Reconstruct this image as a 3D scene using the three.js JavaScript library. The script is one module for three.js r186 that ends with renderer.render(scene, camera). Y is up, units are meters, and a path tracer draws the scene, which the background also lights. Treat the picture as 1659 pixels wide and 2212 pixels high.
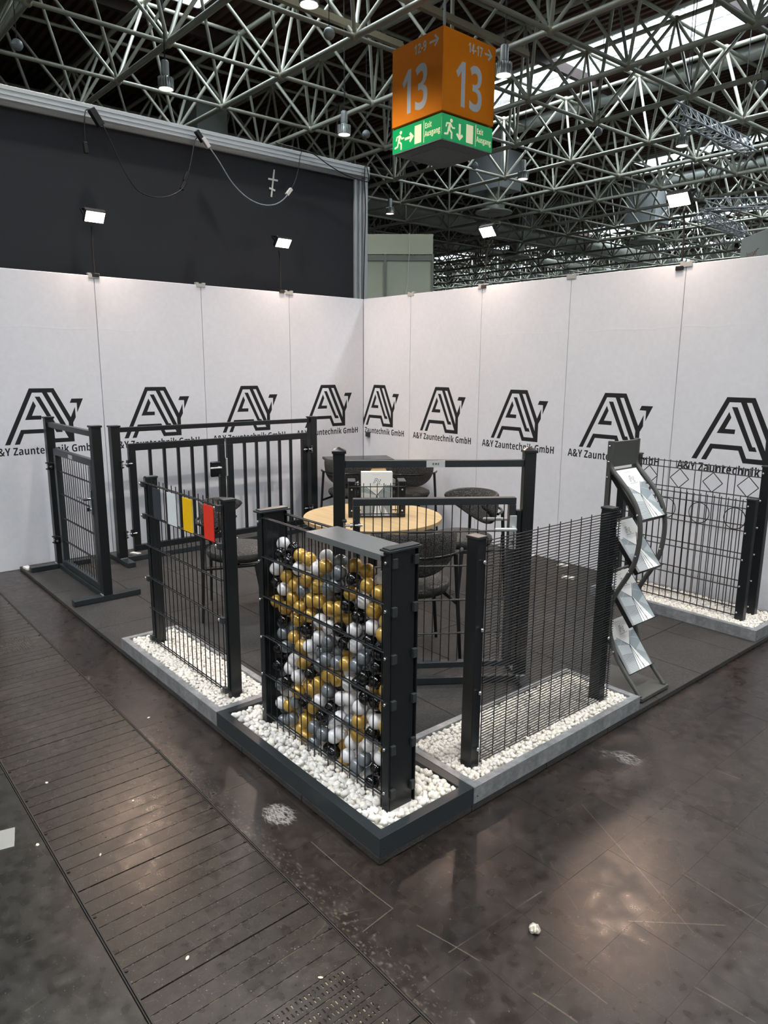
import * as THREE from 'three';
import { RoundedBoxGeometry } from 'three/addons/geometries/RoundedBoxGeometry.js';
import { mergeGeometries, mergeVertices } from 'three/addons/utils/BufferGeometryUtils.js';
import { RectAreaLightUniformsLib } from 'three/addons/lights/RectAreaLightUniformsLib.js';

// ---------------------------------------------------------------- camera, light, exposure
const scene = new THREE.Scene();
scene.background = new THREE.Color(0xbfc8cc);          // overcast sky, shut out by the hall's roof and walls
const camera = new THREE.PerspectiveCamera(71.974, 1659 / 2212, 0.05, 400);
camera.position.set(6.441, 1.7105, 5.1797);
{ // looking down a little, almost no roll
  const fw = new THREE.Vector3(-0.74474904, -0.20003801, -0.6366582);
  const yaw = 0.863486, roll = 0.0069966;
  const r0 = new THREE.Vector3(Math.cos(yaw), 0, -Math.sin(yaw));
  const u0 = new THREE.Vector3().crossVectors(r0, fw);
  camera.up.copy(u0.clone().multiplyScalar(Math.cos(roll)).addScaledVector(r0, -Math.sin(roll)));
  camera.lookAt(camera.position.clone().add(fw));
}
camera.updateMatrixWorld(true); camera.updateProjectionMatrix();
const renderer = new THREE.WebGLRenderer({ antialias: true });
renderer.toneMapping = THREE.LinearToneMapping;
renderer.toneMappingExposure = 1.06;
renderer.shadowMap.enabled = true;
RectAreaLightUniformsLib.init();

const SKY_GLOW = 8.4;        // daylight through the roof lanterns
const BAY_POWER = 84;         // candela of each high-bay lamp
const FLOOD_POWER = 350;      // luminance of each booth floodlight

function rectLight(w, h, color, intensity, pos, target) {
  const l = new THREE.RectAreaLight(color, intensity, w, h);
  l.position.set(...pos); l.lookAt(...target); l.castShadow = true; scene.add(l); return l;
}
// daylight below each glazed roof lantern (the lanterns themselves are built with the roof)
const LANTERNS = [[8.9, 2.6, -15.2, 18.2], [-4.6, 2.6, -15.2, -5.2], [-4.6, 2.6, 1.5, 18.2], [-18.0, 2.6, -15.2, 18.2], [-31.5, 2.6, -15.2, 18.2], [-45, 2.6, -55, 6], [-56, 2.6, -55, 6]];   // z centre, width, x from, x to
for (const [z, w, xa, xb] of LANTERNS)
  rectLight(w - 0.1, xb - xa - 0.2, 0xe6efff, SKY_GLOW, [(xa + xb) / 2, 13.12, z], [0, 0, z]).rotation.set(-Math.PI / 2, 0, Math.PI / 2);

// ---------------------------------------------------------------- helpers
let seed = 20240611;
const rnd = () => { seed = (seed * 1664525 + 1013904223) >>> 0; return seed / 4294967296; };
const rr = (a, b) => a + (b - a) * rnd();
const V = (x, y, z) => new THREE.Vector3(x, y, z);
const names = new Map();
function numbered(n) { const k = names.get(n) || 0; names.set(n, k + 1); return k ? n + '_' + String(k).padStart(3, '0') : n; }
function norm(g) {                                     // same attributes for every merge
  let q = g.index ? g.toNonIndexed() : g;
  for (const k of Object.keys(q.attributes)) if (!['position', 'normal', 'uv'].includes(k)) q.deleteAttribute(k);
  if (!q.attributes.normal) q.computeVertexNormals();
  if (!q.attributes.uv) q.setAttribute('uv', new THREE.Float32BufferAttribute(new Float32Array(q.attributes.position.count * 2), 2));
  q.morphAttributes = {};
  return q;
}
const merge = (a) => (Array.isArray(a) ? (a.length === 1 ? norm(a[0]) : mergeGeometries(a.map(norm))) : a);
function boxUV(g, s = 1) {                             // uv in metres by the way a face points
  const q = norm(g), p = q.attributes.position, n = q.attributes.normal, u = new Float32Array(p.count * 2);
  for (let i = 0; i < p.count; i++) {
    const ax = Math.abs(n.getX(i)), ay = Math.abs(n.getY(i)), az = Math.abs(n.getZ(i));
    let a, b;
    if (ay >= ax && ay >= az) { a = p.getX(i); b = p.getZ(i); } else if (ax >= az) { a = p.getZ(i); b = p.getY(i); } else { a = p.getX(i); b = p.getY(i); }
    u[2 * i] = a * s; u[2 * i + 1] = b * s;
  }
  q.setAttribute('uv', new THREE.Float32BufferAttribute(u, 2));
  return q;
}
function mesh(name, geo, mat, parent = scene) {
  const m = new THREE.Mesh(merge(geo), mat);
  m.name = parent === scene ? numbered(name) : name;
  m.castShadow = m.receiveShadow = true; parent.add(m); return m;
}
function tag(o, label, category, group, kind) {
  o.userData.label = label;
  if (category) o.userData.category = category;
  if (group) o.userData.group = group;
  if (kind) o.userData.kind = kind;
  return o;
}
function thing(name, label, category, pos = [0, 0, 0], turn = 0, group) {
  const o = new THREE.Group(); o.name = numbered(name); scene.add(o);
  o.position.set(...pos); o.rotation.y = turn;
  return tag(o, label, category, group);
}
function structure(name, label, category) {
  const o = new THREE.Group(); o.name = numbered(name); scene.add(o); return tag(o, label, category, null, 'structure');
}
// boxes given by their corners, plain or with a small chamfer
const bx = (x0, x1, y0, y1, z0, z1) => new THREE.BoxGeometry(x1 - x0, y1 - y0, z1 - z0).translate((x0 + x1) / 2, (y0 + y1) / 2, (z0 + z1) / 2);
const rb = (x0, x1, y0, y1, z0, z1, r = 0.003) => new RoundedBoxGeometry(x1 - x0, y1 - y0, z1 - z0, 1, Math.min(r, (x1 - x0) / 2.1, (y1 - y0) / 2.1, (z1 - z0) / 2.1)).translate((x0 + x1) / 2, (y0 + y1) / 2, (z0 + z1) / 2);
const UPV = V(0, 1, 0);
function rod(a, b, r, seg = 8, r2 = r, open = false) {
  const p = V(...a), q = V(...b), d = q.clone().sub(p), L = d.length();
  const g = new THREE.CylinderGeometry(r2, r, L, seg, 1, open);
  g.applyQuaternion(new THREE.Quaternion().setFromUnitVectors(UPV, d.normalize()));
  return g.translate((p.x + q.x) / 2, (p.y + q.y) / 2, (p.z + q.z) / 2);
}
const tube = (pts, r, n = 40, seg = 8, closed = false) => new THREE.TubeGeometry(new THREE.CatmullRomCurve3(pts.map((p) => V(...p)), closed, 'centripetal'), n, r, seg, closed);
const ball = (r, x, y, z, a = 12, b = 8) => new THREE.SphereGeometry(r, a, b).translate(x, y, z);
const disc = (r, h, x, y, z, seg = 24) => new THREE.CylinderGeometry(r, r, h, seg).translate(x, y, z);
const lathe = (pts, seg = 32) => new THREE.LatheGeometry(pts.map((p) => new THREE.Vector2(p[0], p[1])), seg);

// ---------------------------------------------------------------- noise and textures
function hash2(x, y, s) { let h = (x * 374761393 + y * 668265263 + s * 362437) | 0; h = Math.imul(h ^ (h >>> 13), 1274126177); h ^= h >>> 16; return (h >>> 0) / 4294967296; }
function vnoise(x, y, s, per = 0) {
  const xi = Math.floor(x), yi = Math.floor(y), fx = x - xi, fy = y - yi;
  const m = (v) => (per ? ((v % per) + per) % per : v);
  const u = fx * fx * (3 - 2 * fx), w = fy * fy * (3 - 2 * fy);
  const a = hash2(m(xi), m(yi), s), b = hash2(m(xi + 1), m(yi), s), c = hash2(m(xi), m(yi + 1), s), d = hash2(m(xi + 1), m(yi + 1), s);
  return a + (b - a) * u + (c - a) * w + (a - b - c + d) * u * w;
}
function fbm(x, y, s, oct = 4, per = 0) { let t = 0, a = 0.5, n = 0; for (let o = 0; o < oct; o++) { t += a * vnoise(x, y, s + o * 7, per); n += a; a *= 0.5; x *= 2; y *= 2; per *= 2; } return t / n; }
function canvas(w, h) { const c = document.createElement('canvas'); c.width = w; c.height = h; return c; }
function tex(c, srgb = true, rep = false) {
  const t = new THREE.CanvasTexture(c); if (srgb) t.colorSpace = THREE.SRGBColorSpace;
  if (rep) t.wrapS = t.wrapT = THREE.RepeatWrapping;
  t.magFilter = THREE.LinearFilter; t.anisotropy = 8; return t;
}
function paint(w, h, f) {                              // per-pixel colour function -> canvas
  const c = canvas(w, h), g = c.getContext('2d'), im = g.createImageData(w, h), d = im.data;
  for (let y = 0; y < h; y++) for (let x = 0; x < w; x++) { const k = 4 * (y * w + x), v = f(x / w, y / h, x, y); d[k] = v[0]; d[k + 1] = v[1]; d[k + 2] = v[2]; d[k + 3] = 255; }
  g.putImageData(im, 0, 0); return c;
}
const grey = (v) => [v, v, v];
function std(color, roughness, extra = {}) { return new THREE.MeshStandardMaterial({ color, roughness, metalness: 0, ...extra }); }

const M = {};
M.anthracite = std(0x171b1d, 0.33);                    // powder-coated steel
M.anthraciteWire = std(0x13171a, 0.4);
M.anthraciteLight = std(0x282e31, 0.36);
M.black = std(0x0d0e0f, 0.45);
M.blackGloss = std(0x0b0c0d, 0.22);
M.plasticGrey = std(0x2c3132, 0.5);
M.chrome = std(0xc9ccd0, 0.22, { metalness: 1 });
M.alu = std(0xc4cacb, 0.4, { metalness: 0.45 });
M.aluDull = std(0xa3a9a8, 0.5, { metalness: 0.3 });
M.white = std(0xe6e8e8, 0.6);
M.bone = std(0xd8d6d2, 0.7);
// galvanised sheet: spangled zinc
{
  const c = paint(512, 512, (u, v) => {
    const s = fbm(u * 24, v * 24, 3, 3, 24), b = fbm(u * 6, v * 6, 9, 3, 6), k = Math.floor(vnoise(u * 60, v * 60, 5, 60) * 4) / 4;
    const t = 150 + 34 * (s - 0.5) + 46 * (b - 0.5) + 16 * (k - 0.4);
    return [t - 2, t + 2, t + 4];
  });
  const t = tex(c, true, true); t.repeat.set(2, 2);
  M.zinc = std(0xffffff, 0.42, { map: t, metalness: 0.45 });
}
// printed stretch fabric of the booth walls: logo and company name on every panel
const PW = 0.99, PH = 2.47;
{
  const W = 1024, H = 2048, c = paint(W, H, (u, v) => {
    const n = fbm(u * 40, v * 90, 31, 2), w = fbm(u * 3, v * 7, 17, 4);
    const t = 226 + 6 * (n - 0.5) + 5 * (w - 0.5);
    return [t - 6, t - 2, t + 4];
  });
  const g = c.getContext('2d'), X = (x) => x / PW * W, Y = (y) => (1 - y / PH) * H;
  const poly = (pts, fill) => { g.fillStyle = fill; g.beginPath(); pts.forEach((p, i) => (i ? g.lineTo(X(p[0]), Y(p[1])) : g.moveTo(X(p[0]), Y(p[1])))); g.closePath(); g.fill(); };
  const ink = '#12161a', paper = 'rgb(220,224,230)';
  poly([[0.172, 1.064], [0.392, 1.524], [0.586, 1.524], [0.708, 1.275], [0.748, 1.362], [0.749, 1.273], [0.724, 1.228], [0.724, 1.064], [0.546, 1.064], [0.507, 1.150], [0.323, 1.150], [0.284, 1.064], [0.245, 1.064], [0.303, 1.184], [0.528, 1.184], [0.567, 1.099], [0.676, 1.099], [0.491, 1.489], [0.413, 1.489], [0.211, 1.064]], ink);
  poly([[0.531, 1.489], [0.565, 1.489], [0.686, 1.234], [0.688, 1.161]], paper);
  poly([[0.417, 1.42], [0.435, 1.38], [0.398, 1.298], [0.4708, 1.297], [0.4688, 1.265], [0.342, 1.265]], ink);
  poly([[0.432, 1.455], [0.471, 1.455], [0.600, 1.183], [0.619, 1.183], [0.633, 1.152], [0.581, 1.152]], ink);
  poly([[0.725, 1.433], [0.821, 1.433], [0.765, 1.315], [0.766, 1.397], [0.709, 1.398]], ink);
  g.fillStyle = ink; g.textBaseline = 'alphabetic';
  const txt = 'A&Y Zauntechnik GmbH';
  g.font = 'bold 100px sans-serif';
  const wpx = g.measureText(txt).width, cap = 73;
  g.save(); g.translate(X(0.064), Y(0.976)); g.scale((X(0.914) - X(0.064)) / wpx, (0.064 / PH * H) / cap);
  g.fillText(txt, 0, 0); g.restore();
  M.wallPrint = tex(c);
  // creases left by folding
  const b = paint(512, 1024, (u, v) => {
    let t = 128 + 26 * (fbm(u * 5, v * 9, 71, 4) - 0.5);
    for (const [p, amp] of [[0.18, 12], [0.43, 10], [0.69, 9]]) { const d = (v - p + 0.012 * (fbm(u * 4, 3, 40) - 0.5)) * 400; t += amp * Math.exp(-d * d); }
    for (const [p, amp] of [[0.36, 8], [0.72, 7]]) { const d = (u - p + 0.01 * (fbm(2, v * 4, 41) - 0.5)) * 260; t += amp * Math.exp(-d * d) * (fbm(u * 2, v * 5, 44) > 0.45 ? 1 : 0.2); }
    return grey(t);
  });
  M.wall = std(0xffffff, 0.82, { map: M.wallPrint, bumpMap: tex(b, false), bumpScale: 0.006 });
}
// rubber granulate mat
{
  const f = (u, v) => { const k = hash2(Math.floor(u * 512), Math.floor(v * 512), 8), n = fbm(u * 90, v * 90, 4, 2, 90), b = fbm(u * 4, v * 4, 12, 3, 4); return 44 + 24 * (n - 0.5) + 14 * (b - 0.5) + (k > 0.93 ? 26 : 0) - (k < 0.08 ? 18 : 0); };
  const c = paint(512, 512, (u, v) => { const t = f(u, v); return [t + 1, t, t - 1]; });
  const b = paint(512, 512, (u, v) => grey(128 + 120 * (fbm(u * 120, v * 120, 21, 2, 120) - 0.5)));
  const t = tex(c, true, true), tb = tex(b, false, true);
  t.repeat.set(1.6, 1.6); tb.repeat.set(1.6, 1.6);
  M.mat = std(0xffffff, 0.8, { map: t, bumpMap: tb, bumpScale: 0.0025 });
}
// boucle upholstery
{
  const f = (u, v) => fbm(u * 80, v * 80, 61, 2, 80);
  const c = paint(512, 512, (u, v) => { const n = f(u, v), k = hash2(Math.floor(u * 170), Math.floor(v * 170), 3); const t = 38 + 120 * Math.max(0, n - 0.45) + (k > 0.62 ? 14 + 60 * (k - 0.62) * 2.6 : 0); return [t, t - 1, t - 3]; });
  const t = tex(c, true, true), b = tex(paint(512, 512, (u, v) => grey(255 * f(u, v))), false, true);
  t.repeat.set(3.2, 3.2); b.repeat.set(3.2, 3.2);
  M.boucle = std(0xffffff, 0.95, { map: t, bumpMap: b, bumpScale: 0.005 });
}
// oak laminate
{
  const c = paint(1024, 1024, (u, v) => {
    const w = fbm(u * 3, v * 3, 5, 3) * 0.5, g = fbm(u * 5 + w, (v + w * 0.04) * 150, 15, 3), s = fbm(u * 2, v * 26, 25, 4);
    const t = 0.62 * g + 0.38 * s - 0.5;
    return [176 + 52 * t, 152 + 56 * t, 110 + 60 * t];
  });
  M.oak = std(0xffffff, 0.5, { map: tex(c, true, true) });
  M.oakEdge = std(0xa89066, 0.6);
}
// worn industrial floor: dark brown, scuffed, scratched
const FLOOR_K = new THREE.Color().setRGB(0.32, 0.32, 0.32);
const FX0 = 3.2, FZ0 = -0.05, FS = 4.1;
const floorTone = (x, z, k, amp = 1) => {                        // x, z in metres
  const big = fbm(x * 0.9 + 20, z * 0.9 + 20, 51, 4), mid = fbm(x * 5 + 40, z * 5 + 40, 57, 4), fine = fbm(x * 46, z * 46, 63, 3), grit = hash2(Math.floor(x * 480), Math.floor(z * 480), 5);
  let t = 0.5 * (big - 0.5) + 0.5 * (mid - 0.5) + 0.8 * (fine - 0.5) + 0.35 * (hash2(Math.floor(x * 500), Math.floor(z * 500), 9) - 0.5);
  let v = 57 * Math.exp(0.8 * amp * t);          // stored bright for finer steps; the materials scale it down by FLOOR_K
  if (grit > 0.99) v += 110 * hash2(Math.floor(x * 480), Math.floor(z * 480), 6);
  const w = Math.max(0, mid - 0.52) * 42 * Math.max(0, fine - 0.35) * 2;
  return [v * k[0] + w, v * k[1] + w, v * k[2] + w];
};
function floorCanvas(size, x0, z0, s, k, marks, amp = 1) {
  const c = paint(size, size, (u, v) => floorTone(x0 + u * s, z0 + v * s, k, amp));
  const g = c.getContext('2d'), X = (x) => (x - x0) / s * size, Z = (z) => (z - z0) / s * size;
  const line = (a, b, w, col) => { g.strokeStyle = col; g.lineWidth = w; g.beginPath(); g.moveTo(X(a[0]), Z(a[1])); const mx = (a[0] + b[0]) / 2 + rr(-0.03, 0.03) * Math.min(0.4, Math.hypot(b[0] - a[0], b[1] - a[1])), mz = (a[1] + b[1]) / 2 + rr(-0.03, 0.03) * Math.min(0.4, Math.hypot(b[0] - a[0], b[1] - a[1])); g.quadraticCurveTo(X(mx), Z(mz), X(b[0]), Z(b[1])); g.stroke(); };
  for (let i = 0; i < marks * 5; i++) { const x = x0 + rnd() * s, z = z0 + rnd() * s, a = rnd() * 7, L = 0.02 + 0.2 * rnd() * rnd() * rnd(); line([x, z], [x + Math.cos(a) * L, z + Math.sin(a) * L], rr(0.4, 1.1), `rgba(${205 + 50 * rnd() | 0},${192 + 45 * rnd() | 0},${168 + 40 * rnd() | 0},${rr(0.08, 0.42)})`); }
  for (let i = 0; i < marks * 0.6; i++) { const x = x0 + rnd() * s, z = z0 + rnd() * s, a = rnd() * 7, L = 0.05 + 0.5 * rnd() * rnd(); line([x, z], [x + Math.cos(a) * L, z + Math.sin(a) * L], rr(0.8, 2.2), `rgba(34,28,24,${rr(0.15, 0.5)})`); }
  for (let i = 0; i < marks * 1.5; i++) { g.fillStyle = `rgba(255,248,230,${rr(0.3, 0.9)})`; const q = rr(0.6, 1.7); g.fillRect(X(x0 + rnd() * s), Z(z0 + rnd() * s), q, q); }
  return { c, g, X, Z, line };
}
const LEFTMARKS = [[[4.098, 4.724], [4.42, 4.776]], [[4.223, 4.851], [4.492, 4.713]], [[4.254, 4.788], [4.47, 4.806]], [[4.265, 4.682], [4.327, 4.689]], [[4.474, 4.829], [4.484, 4.774]], [[4.149, 4.834], [4.13, 4.745]]], LEFTCRACKS = [[[4.666, 4.639], [4.756, 4.721]], [[4.64, 4.67], [4.674, 4.732]]];
const BROWN = [1.08, 0.91, 0.82], GREYB = [1.12, 1.12, 1.05];
{
  const { c, g, X, Z, line } = floorCanvas(2048, FX0, FZ0, FS, BROWN, 1300);
  // scratches and joints read off the place
  const S = [[[5.033, 2.921], [5.642, 3.221]], [[5.064, 3.856], [5.285, 3.806]], [[5.453, 3.774], [5.587, 3.756]], [[5.203, 3.856], [5.226, 3.436]], [[5.156, 3.295], [5.353, 3.416]], [[5.356, 3.638], [5.606, 3.645]], [[5.483, 3.33], [5.69, 3.111]], [[4.521, 3.882], [4.963, 3.867]], [[4.963, 3.867], [4.976, 4.002]], [[5.734, 3.408], [5.895, 3.391]], [[5.271, 2.256], [5.365, 2.244]], [[5.482, 2.989], [5.78, 3.018]]];
  for (const [a, b] of S) { line(a, b, 1.6, 'rgba(225,206,178,0.6)'); line([a[0] + 0.004, a[1] + 0.004], [b[0] + 0.004, b[1] + 0.004], 1.6, 'rgba(30,24,20,0.6)'); }
  // chalky white scuffs
  const scuff = (x, z, rx, rz, n, al) => { for (let i = 0; i < n; i++) { const a = rnd() * 6.283, q = Math.sqrt(rnd()), px = x + Math.cos(a) * rx * q, pz = z + Math.sin(a) * rz * q, d = rr(-0.5, 0.9), L = rr(0.004, 0.035); line([px, pz], [px + Math.cos(d) * L, pz - Math.sin(d) * L], rr(0.8, 2.4), `rgba(255,255,252,${Math.min(1, 1.7 * al * (1 - 0.6 * q))})`); } };
  scuff(4.30, 3.89, 0.075, 0.055, 420, 0.5); scuff(4.95, 2.47, 0.07, 0.05, 260, 0.38); scuff(4.86, 2.52, 0.06, 0.05, 90, 0.2); scuff(5.3, 1.6, 0.3, 0.3, 90, 0.2); scuff(5.15, 1.3, 0.25, 0.3, 120, 0.25);
  // pale dust trodden into the edge beside the covered trench
  for (let i = 0; i < 2600; i++) { const x = FX0 + rnd() * FS, z = 4.052 - Math.pow(rnd(), 2.2) * 0.09; g.fillStyle = `rgba(215,205,184,${rr(0.08, 0.45)})`; const q = rr(1, 7); g.fillRect(X(x), Z(z), q, rr(1, 4)); }
  M.floorNear = std(FLOOR_K, 1, { map: tex(c) });
}
{
  const { c, line } = floorCanvas(2048, 0, 0, 4, BROWN, 1100); for (let i = 0; i < 60; i++) { const q = rr(0, 1); line([2.55 + 0.42 * q + rr(-0.02, 0.02), 3.96 - 0.16 * q + rr(-0.02, 0.02)], [2.6 + 0.42 * q, 3.95 - 0.16 * q], rr(1, 4), `rgba(225,212,190,${rr(0.1, 0.35)})`); } M.floorFarMap = tex(c, true, true);
  const e = floorCanvas(2048, 2.4, 4.6, 4, GREYB, 1000, 0.8); for (const [a, b] of LEFTMARKS) e.line(a, b, 2.4, 'rgba(235,230,215,0.5)'); for (const [a, b] of LEFTCRACKS) e.line(a, b, 2, 'rgba(24,22,20,0.75)'); M.floorLeft = std(FLOOR_K, 1, { map: tex(e.c, true, true) });
}
const floorRough = tex(paint(1024, 1024, (u, v) => { const t = 0.31 + 0.16 * (fbm(u * 14, v * 14, 88, 4, 14) - 0.5) + 0.16 * (fbm(u * 120, v * 120, 91, 2, 120) - 0.5); return grey(255 * t); }), false, true);
const floorBump = tex(paint(1024, 1024, (u, v) => grey(255 * (0.6 * fbm(u * 60, v * 60, 77, 3, 60) + 0.4 * fbm(u * 200, v * 200, 79, 2, 200)))), false, true);
for (const key of ['floorNear', 'floorLeft']) { const m = M[key] = new THREE.MeshPhysicalMaterial({ color: FLOOR_K, map: M[key].map, roughness: 1, ior: 1.68 }); m.roughnessMap = floorRough; m.bumpMap = floorBump; m.bumpScale = 0.00035; }
M.floorFar = new THREE.MeshPhysicalMaterial({ color: FLOOR_K, map: M.floorFarMap, roughness: 1, ior: 1.6, roughnessMap: floorRough, bumpMap: floorBump, bumpScale: 0.00035 });
// trench cover plates: dark phenolic boards
{
  const k = [1.42, 1.3, 1.17], { c } = floorCanvas(2048, 10, 30, 3.2, k, 900, 0.55);
  M.plate = new THREE.MeshPhysicalMaterial({ color: FLOOR_K, ior: 1.5, roughness: 1, map: tex(c, true, true), roughnessMap: floorRough, bumpMap: floorBump, bumpScale: 0.00025 });
}

// ================================================================ THE HALL
// ---------------------------------------------------------------- floor
const TR0 = 4.058, TR1 = 4.627;                        // covered service trench runs between these two z
{
  const floor = structure('floor', 'worn dark brown hall floor of flush blocks', 'floor');
  const uvNear = (g) => { const p = g.attributes.position, u = g.attributes.uv; for (let i = 0; i < p.count; i++) u.setXY(i, (p.getX(i) - FX0) / FS, 1 - (p.getZ(i) - FZ0) / FS); return g; };
  // flush blocks of about 24 cm with hairline joints, where they can be told apart
  const nx = 15, nz = 17, T = 0.2427, gap = 0.0003;
  for (let i = 0; i < nx; i++) for (let j = 0; j < nz; j++) {
    const x0 = 3.31 + i * T, z1 = TR0 - 0.008 - j * T;
    if (x0 + T < 4.78 && z1 < 3.77) continue;           // under the booth mat
    if (x0 > 6.8) continue;
    mesh('floor_block', uvNear(norm(bx(x0 + gap, x0 + T - gap, -0.05, rr(-0.0006, 0), z1 - T + gap, z1 - gap))), M.floorNear, floor);
  }
  const far = (x0, x1, z0, z1, y = 0) => boxUV(bx(x0, x1, y - 0.2, y, z0, z1), 0.25);
  mesh('floor_slab', [far(-60, 3.31, -60, TR0 - 0.008), far(3.31, 4.78, -60, 3.765, 0), far(4.78, 6.95, -60, TR0 - 0.008 - nz * T), far(6.95, 30, -60, TR0 - 0.008), far(3.3, 7, -0.1, TR0, -0.052)], M.floorFar, floor);
  mesh('floor_slab', (() => { const g = norm(bx(-60, 30, -0.2, 0, TR1 + 0.008, 30)); const p = g.attributes.position, u = g.attributes.uv; for (let i = 0; i < p.count; i++) u.setXY(i, (p.getX(i) - 2.4) / 4, (p.getZ(i) - 4.6) / 4); return g; })(), M.floorLeft, floor);
}
// steel edge strips and grooved boards over the service trench
M.grooveDust = std(0xffffff, 0.95, { map: tex(paint(512, 512, (u, v) => { const n = fbm(u * 70, v * 70, 14, 2, 70), t = n > 0.56 ? 150 : 36; return [t, t * 0.93, t * 0.8]; }), true, true) });
{
  const trench = structure('floor_trench_cover', 'row of grooved dark boards covering the service trench', 'trench cover');
  for (const z of [TR0, TR1]) mesh('edge_strip', [bx(-40, 20, -0.06, -0.001, z - 0.007, z - 0.002), bx(-40, 20, -0.06, -0.001, z + 0.0015, z + 0.004)], std(0x2a2622, 0.6), trench);
  mesh('trench_bed', bx(-40, 20, -0.2, -0.03, TR0 - 0.012, TR1 + 0.012), M.black, trench);
  const pitch = 0.0664, W = pitch * 8, gro = 0.0032;
  const slotted = (len, wid) => {                       // a board with rows of drain slots
    const s = new THREE.Shape(); s.moveTo(0, 0); s.lineTo(len, 0); s.lineTo(len, wid); s.lineTo(0, wid); s.closePath();
    for (let r = 0; r < 2; r++) for (let k = 0; k < 21; k++) {
      const cx = 0.075 + k * 0.0145, cy = wid * (0.3 + 0.4 * r), h = new THREE.Path();
      h.moveTo(cx - 0.0025, cy - 0.007); h.lineTo(cx + 0.0025, cy - 0.007); h.lineTo(cx + 0.0025, cy + 0.007); h.lineTo(cx - 0.0025, cy + 0.007); h.closePath(); s.holes.push(h);
    }
    const g = new THREE.ExtrudeGeometry(s, { depth: 0.028, bevelEnabled: false });   // x = along z, y = along x
    return g.rotateX(Math.PI / 2).rotateY(-Math.PI / 2);
  };
  const slotGeo = slotted(TR1 - TR0 - 0.012, pitch - gro);
  for (let n = -8; n < 6; n++) {
    const x0 = 4.238 + (n - 0) * W;
    const plate = new THREE.Group(); plate.name = 'cover_plate'; trench.add(plate);
    for (let k = 0; k < 8; k++) {
      const a = x0 + k * pitch + (k === 0 ? 0.0028 : gro / 2), b = x0 + (k + 1) * pitch - (k === 7 ? 0.0028 : gro / 2), y = -0.0008 + rr(-0.0004, 0.0004);
      const vent = (n === 1 && k >= 4 && k <= 7) || (n === 2 && k === 0) || (n === -5 && k >= 1 && k <= 4);
      let g = vent ? norm(slotGeo.clone()).translate(b, y, TR0 + 0.006) : bx(a, b, -0.03, y, TR0 + 0.006, TR1 - 0.006);
      g = boxUV(g, 1 / 3.2); mesh('board', g, M.plate, plate);
    }
    mesh('plate_backing', boxUV(bx(x0 + 0.004, x0 + W - 0.004, -0.031, -0.0035, TR0 + 0.0065, TR1 - 0.0065), 2), M.grooveDust, plate);
    for (const [dx, z] of [[0.146 - 0.532 / 4 * 0, TR1 - 0.012], [0.146 + 0.266, TR1 - 0.012], [0.13, TR0 + 0.012], [0.396, TR0 + 0.012]])
      mesh('lifting_hole', disc(0.0055, 0.004, x0 + dx, 0.0004, z, 12), M.black, plate);
  }
}
// ---------------------------------------------------------------- roof, lanterns, hall walls
M.deck = std(0x553e36, 0.75);
M.hallWall = std(0xb0b2aa, 0.8);
const ROOF = 12.3;
{
  const roof = structure('ceiling', 'dark brown trapezoidal steel roof deck of the hall', 'ceiling');
  const X0 = -60, X1 = 30;
  function deck(x0, x1, z0, z1) {                       // ribs run along x
    const prof = []; const n = Math.max(2, Math.round((z1 - z0) / 0.3)), p = (z1 - z0) / n;
    for (let k = 0; k < n; k++) { const z = z0 + k * p; prof.push([z, 0], [z + p * 0.42, 0], [z + p * 0.55, 0.13], [z + p * 0.87, 0.13]); } prof.push([z1, 0]);
    const pos = [], q = (a, b) => { pos.push(x0, a[1] + ROOF, a[0], x1, a[1] + ROOF, a[0], x1, b[1] + ROOF, b[0], x0, a[1] + ROOF, a[0], x1, b[1] + ROOF, b[0], x0, b[1] + ROOF, b[0]); };
    for (let k = 0; k + 1 < prof.length; k++) q(prof[k], prof[k + 1]);
    const g = new THREE.BufferGeometry(); g.setAttribute('position', new THREE.Float32BufferAttribute(pos, 3)); g.computeVertexNormals();
    return [g, bx(x0, x1, ROOF + 0.16, ROOF + 0.36, z0, z1)];
  }
  const cuts = LANTERNS.map(([z, w, xa, xb]) => [z - w / 2, z + w / 2, xa, xb]).sort((a, b) => a[0] - b[0]);
  const geos = []; let z = -60;
  for (const a of [...new Set(cuts.map((c) => c[0]))]) {
    const row = cuts.filter((c) => c[0] === a).sort((p, q) => p[2] - q[2]), b = row[0][1]; geos.push(...deck(X0, X1, z, a)); let x = X0;
    for (const c of row) { geos.push(...deck(x, c[2], a, b)); x = c[3]; }
    geos.push(...deck(x, X1, a, b)); z = b;
  }
  geos.push(...deck(X0, X1, z, 30));
  mesh('roof_deck', geos, M.deck, roof);
  const beams = [];
  for (let x = -58; x < 24; x += 5.94) beams.push(bx(x - 0.09, x + 0.09, ROOF - 0.34, ROOF, -60, 30));
  mesh('purlin', beams, std(0x3a2d29, 0.7), roof);
  for (const [n, a] of [['wall_far', [-60.4, 30, 0, 13, -60.4, -60]], ['wall_left_hall', [-60.4, -60, 0, 13, -60, 30]], ['wall_right_hall', [30, 30.4, 0, 13, -60, 30]], ['wall_behind', [-60.4, 30.4, 0, 13, 30, 30.4]]])
    tag(mesh(n, bx(...a), M.hallWall), 'plain grey outer wall of the exhibition hall', 'wall', null, 'structure');
}
M.glazing = std(0xdde6e6, 0.5, { emissive: 0xf1f8f8, emissiveIntensity: 1.5 });
M.lanternWhite = std(0xdfe6e4, 0.6);
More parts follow.
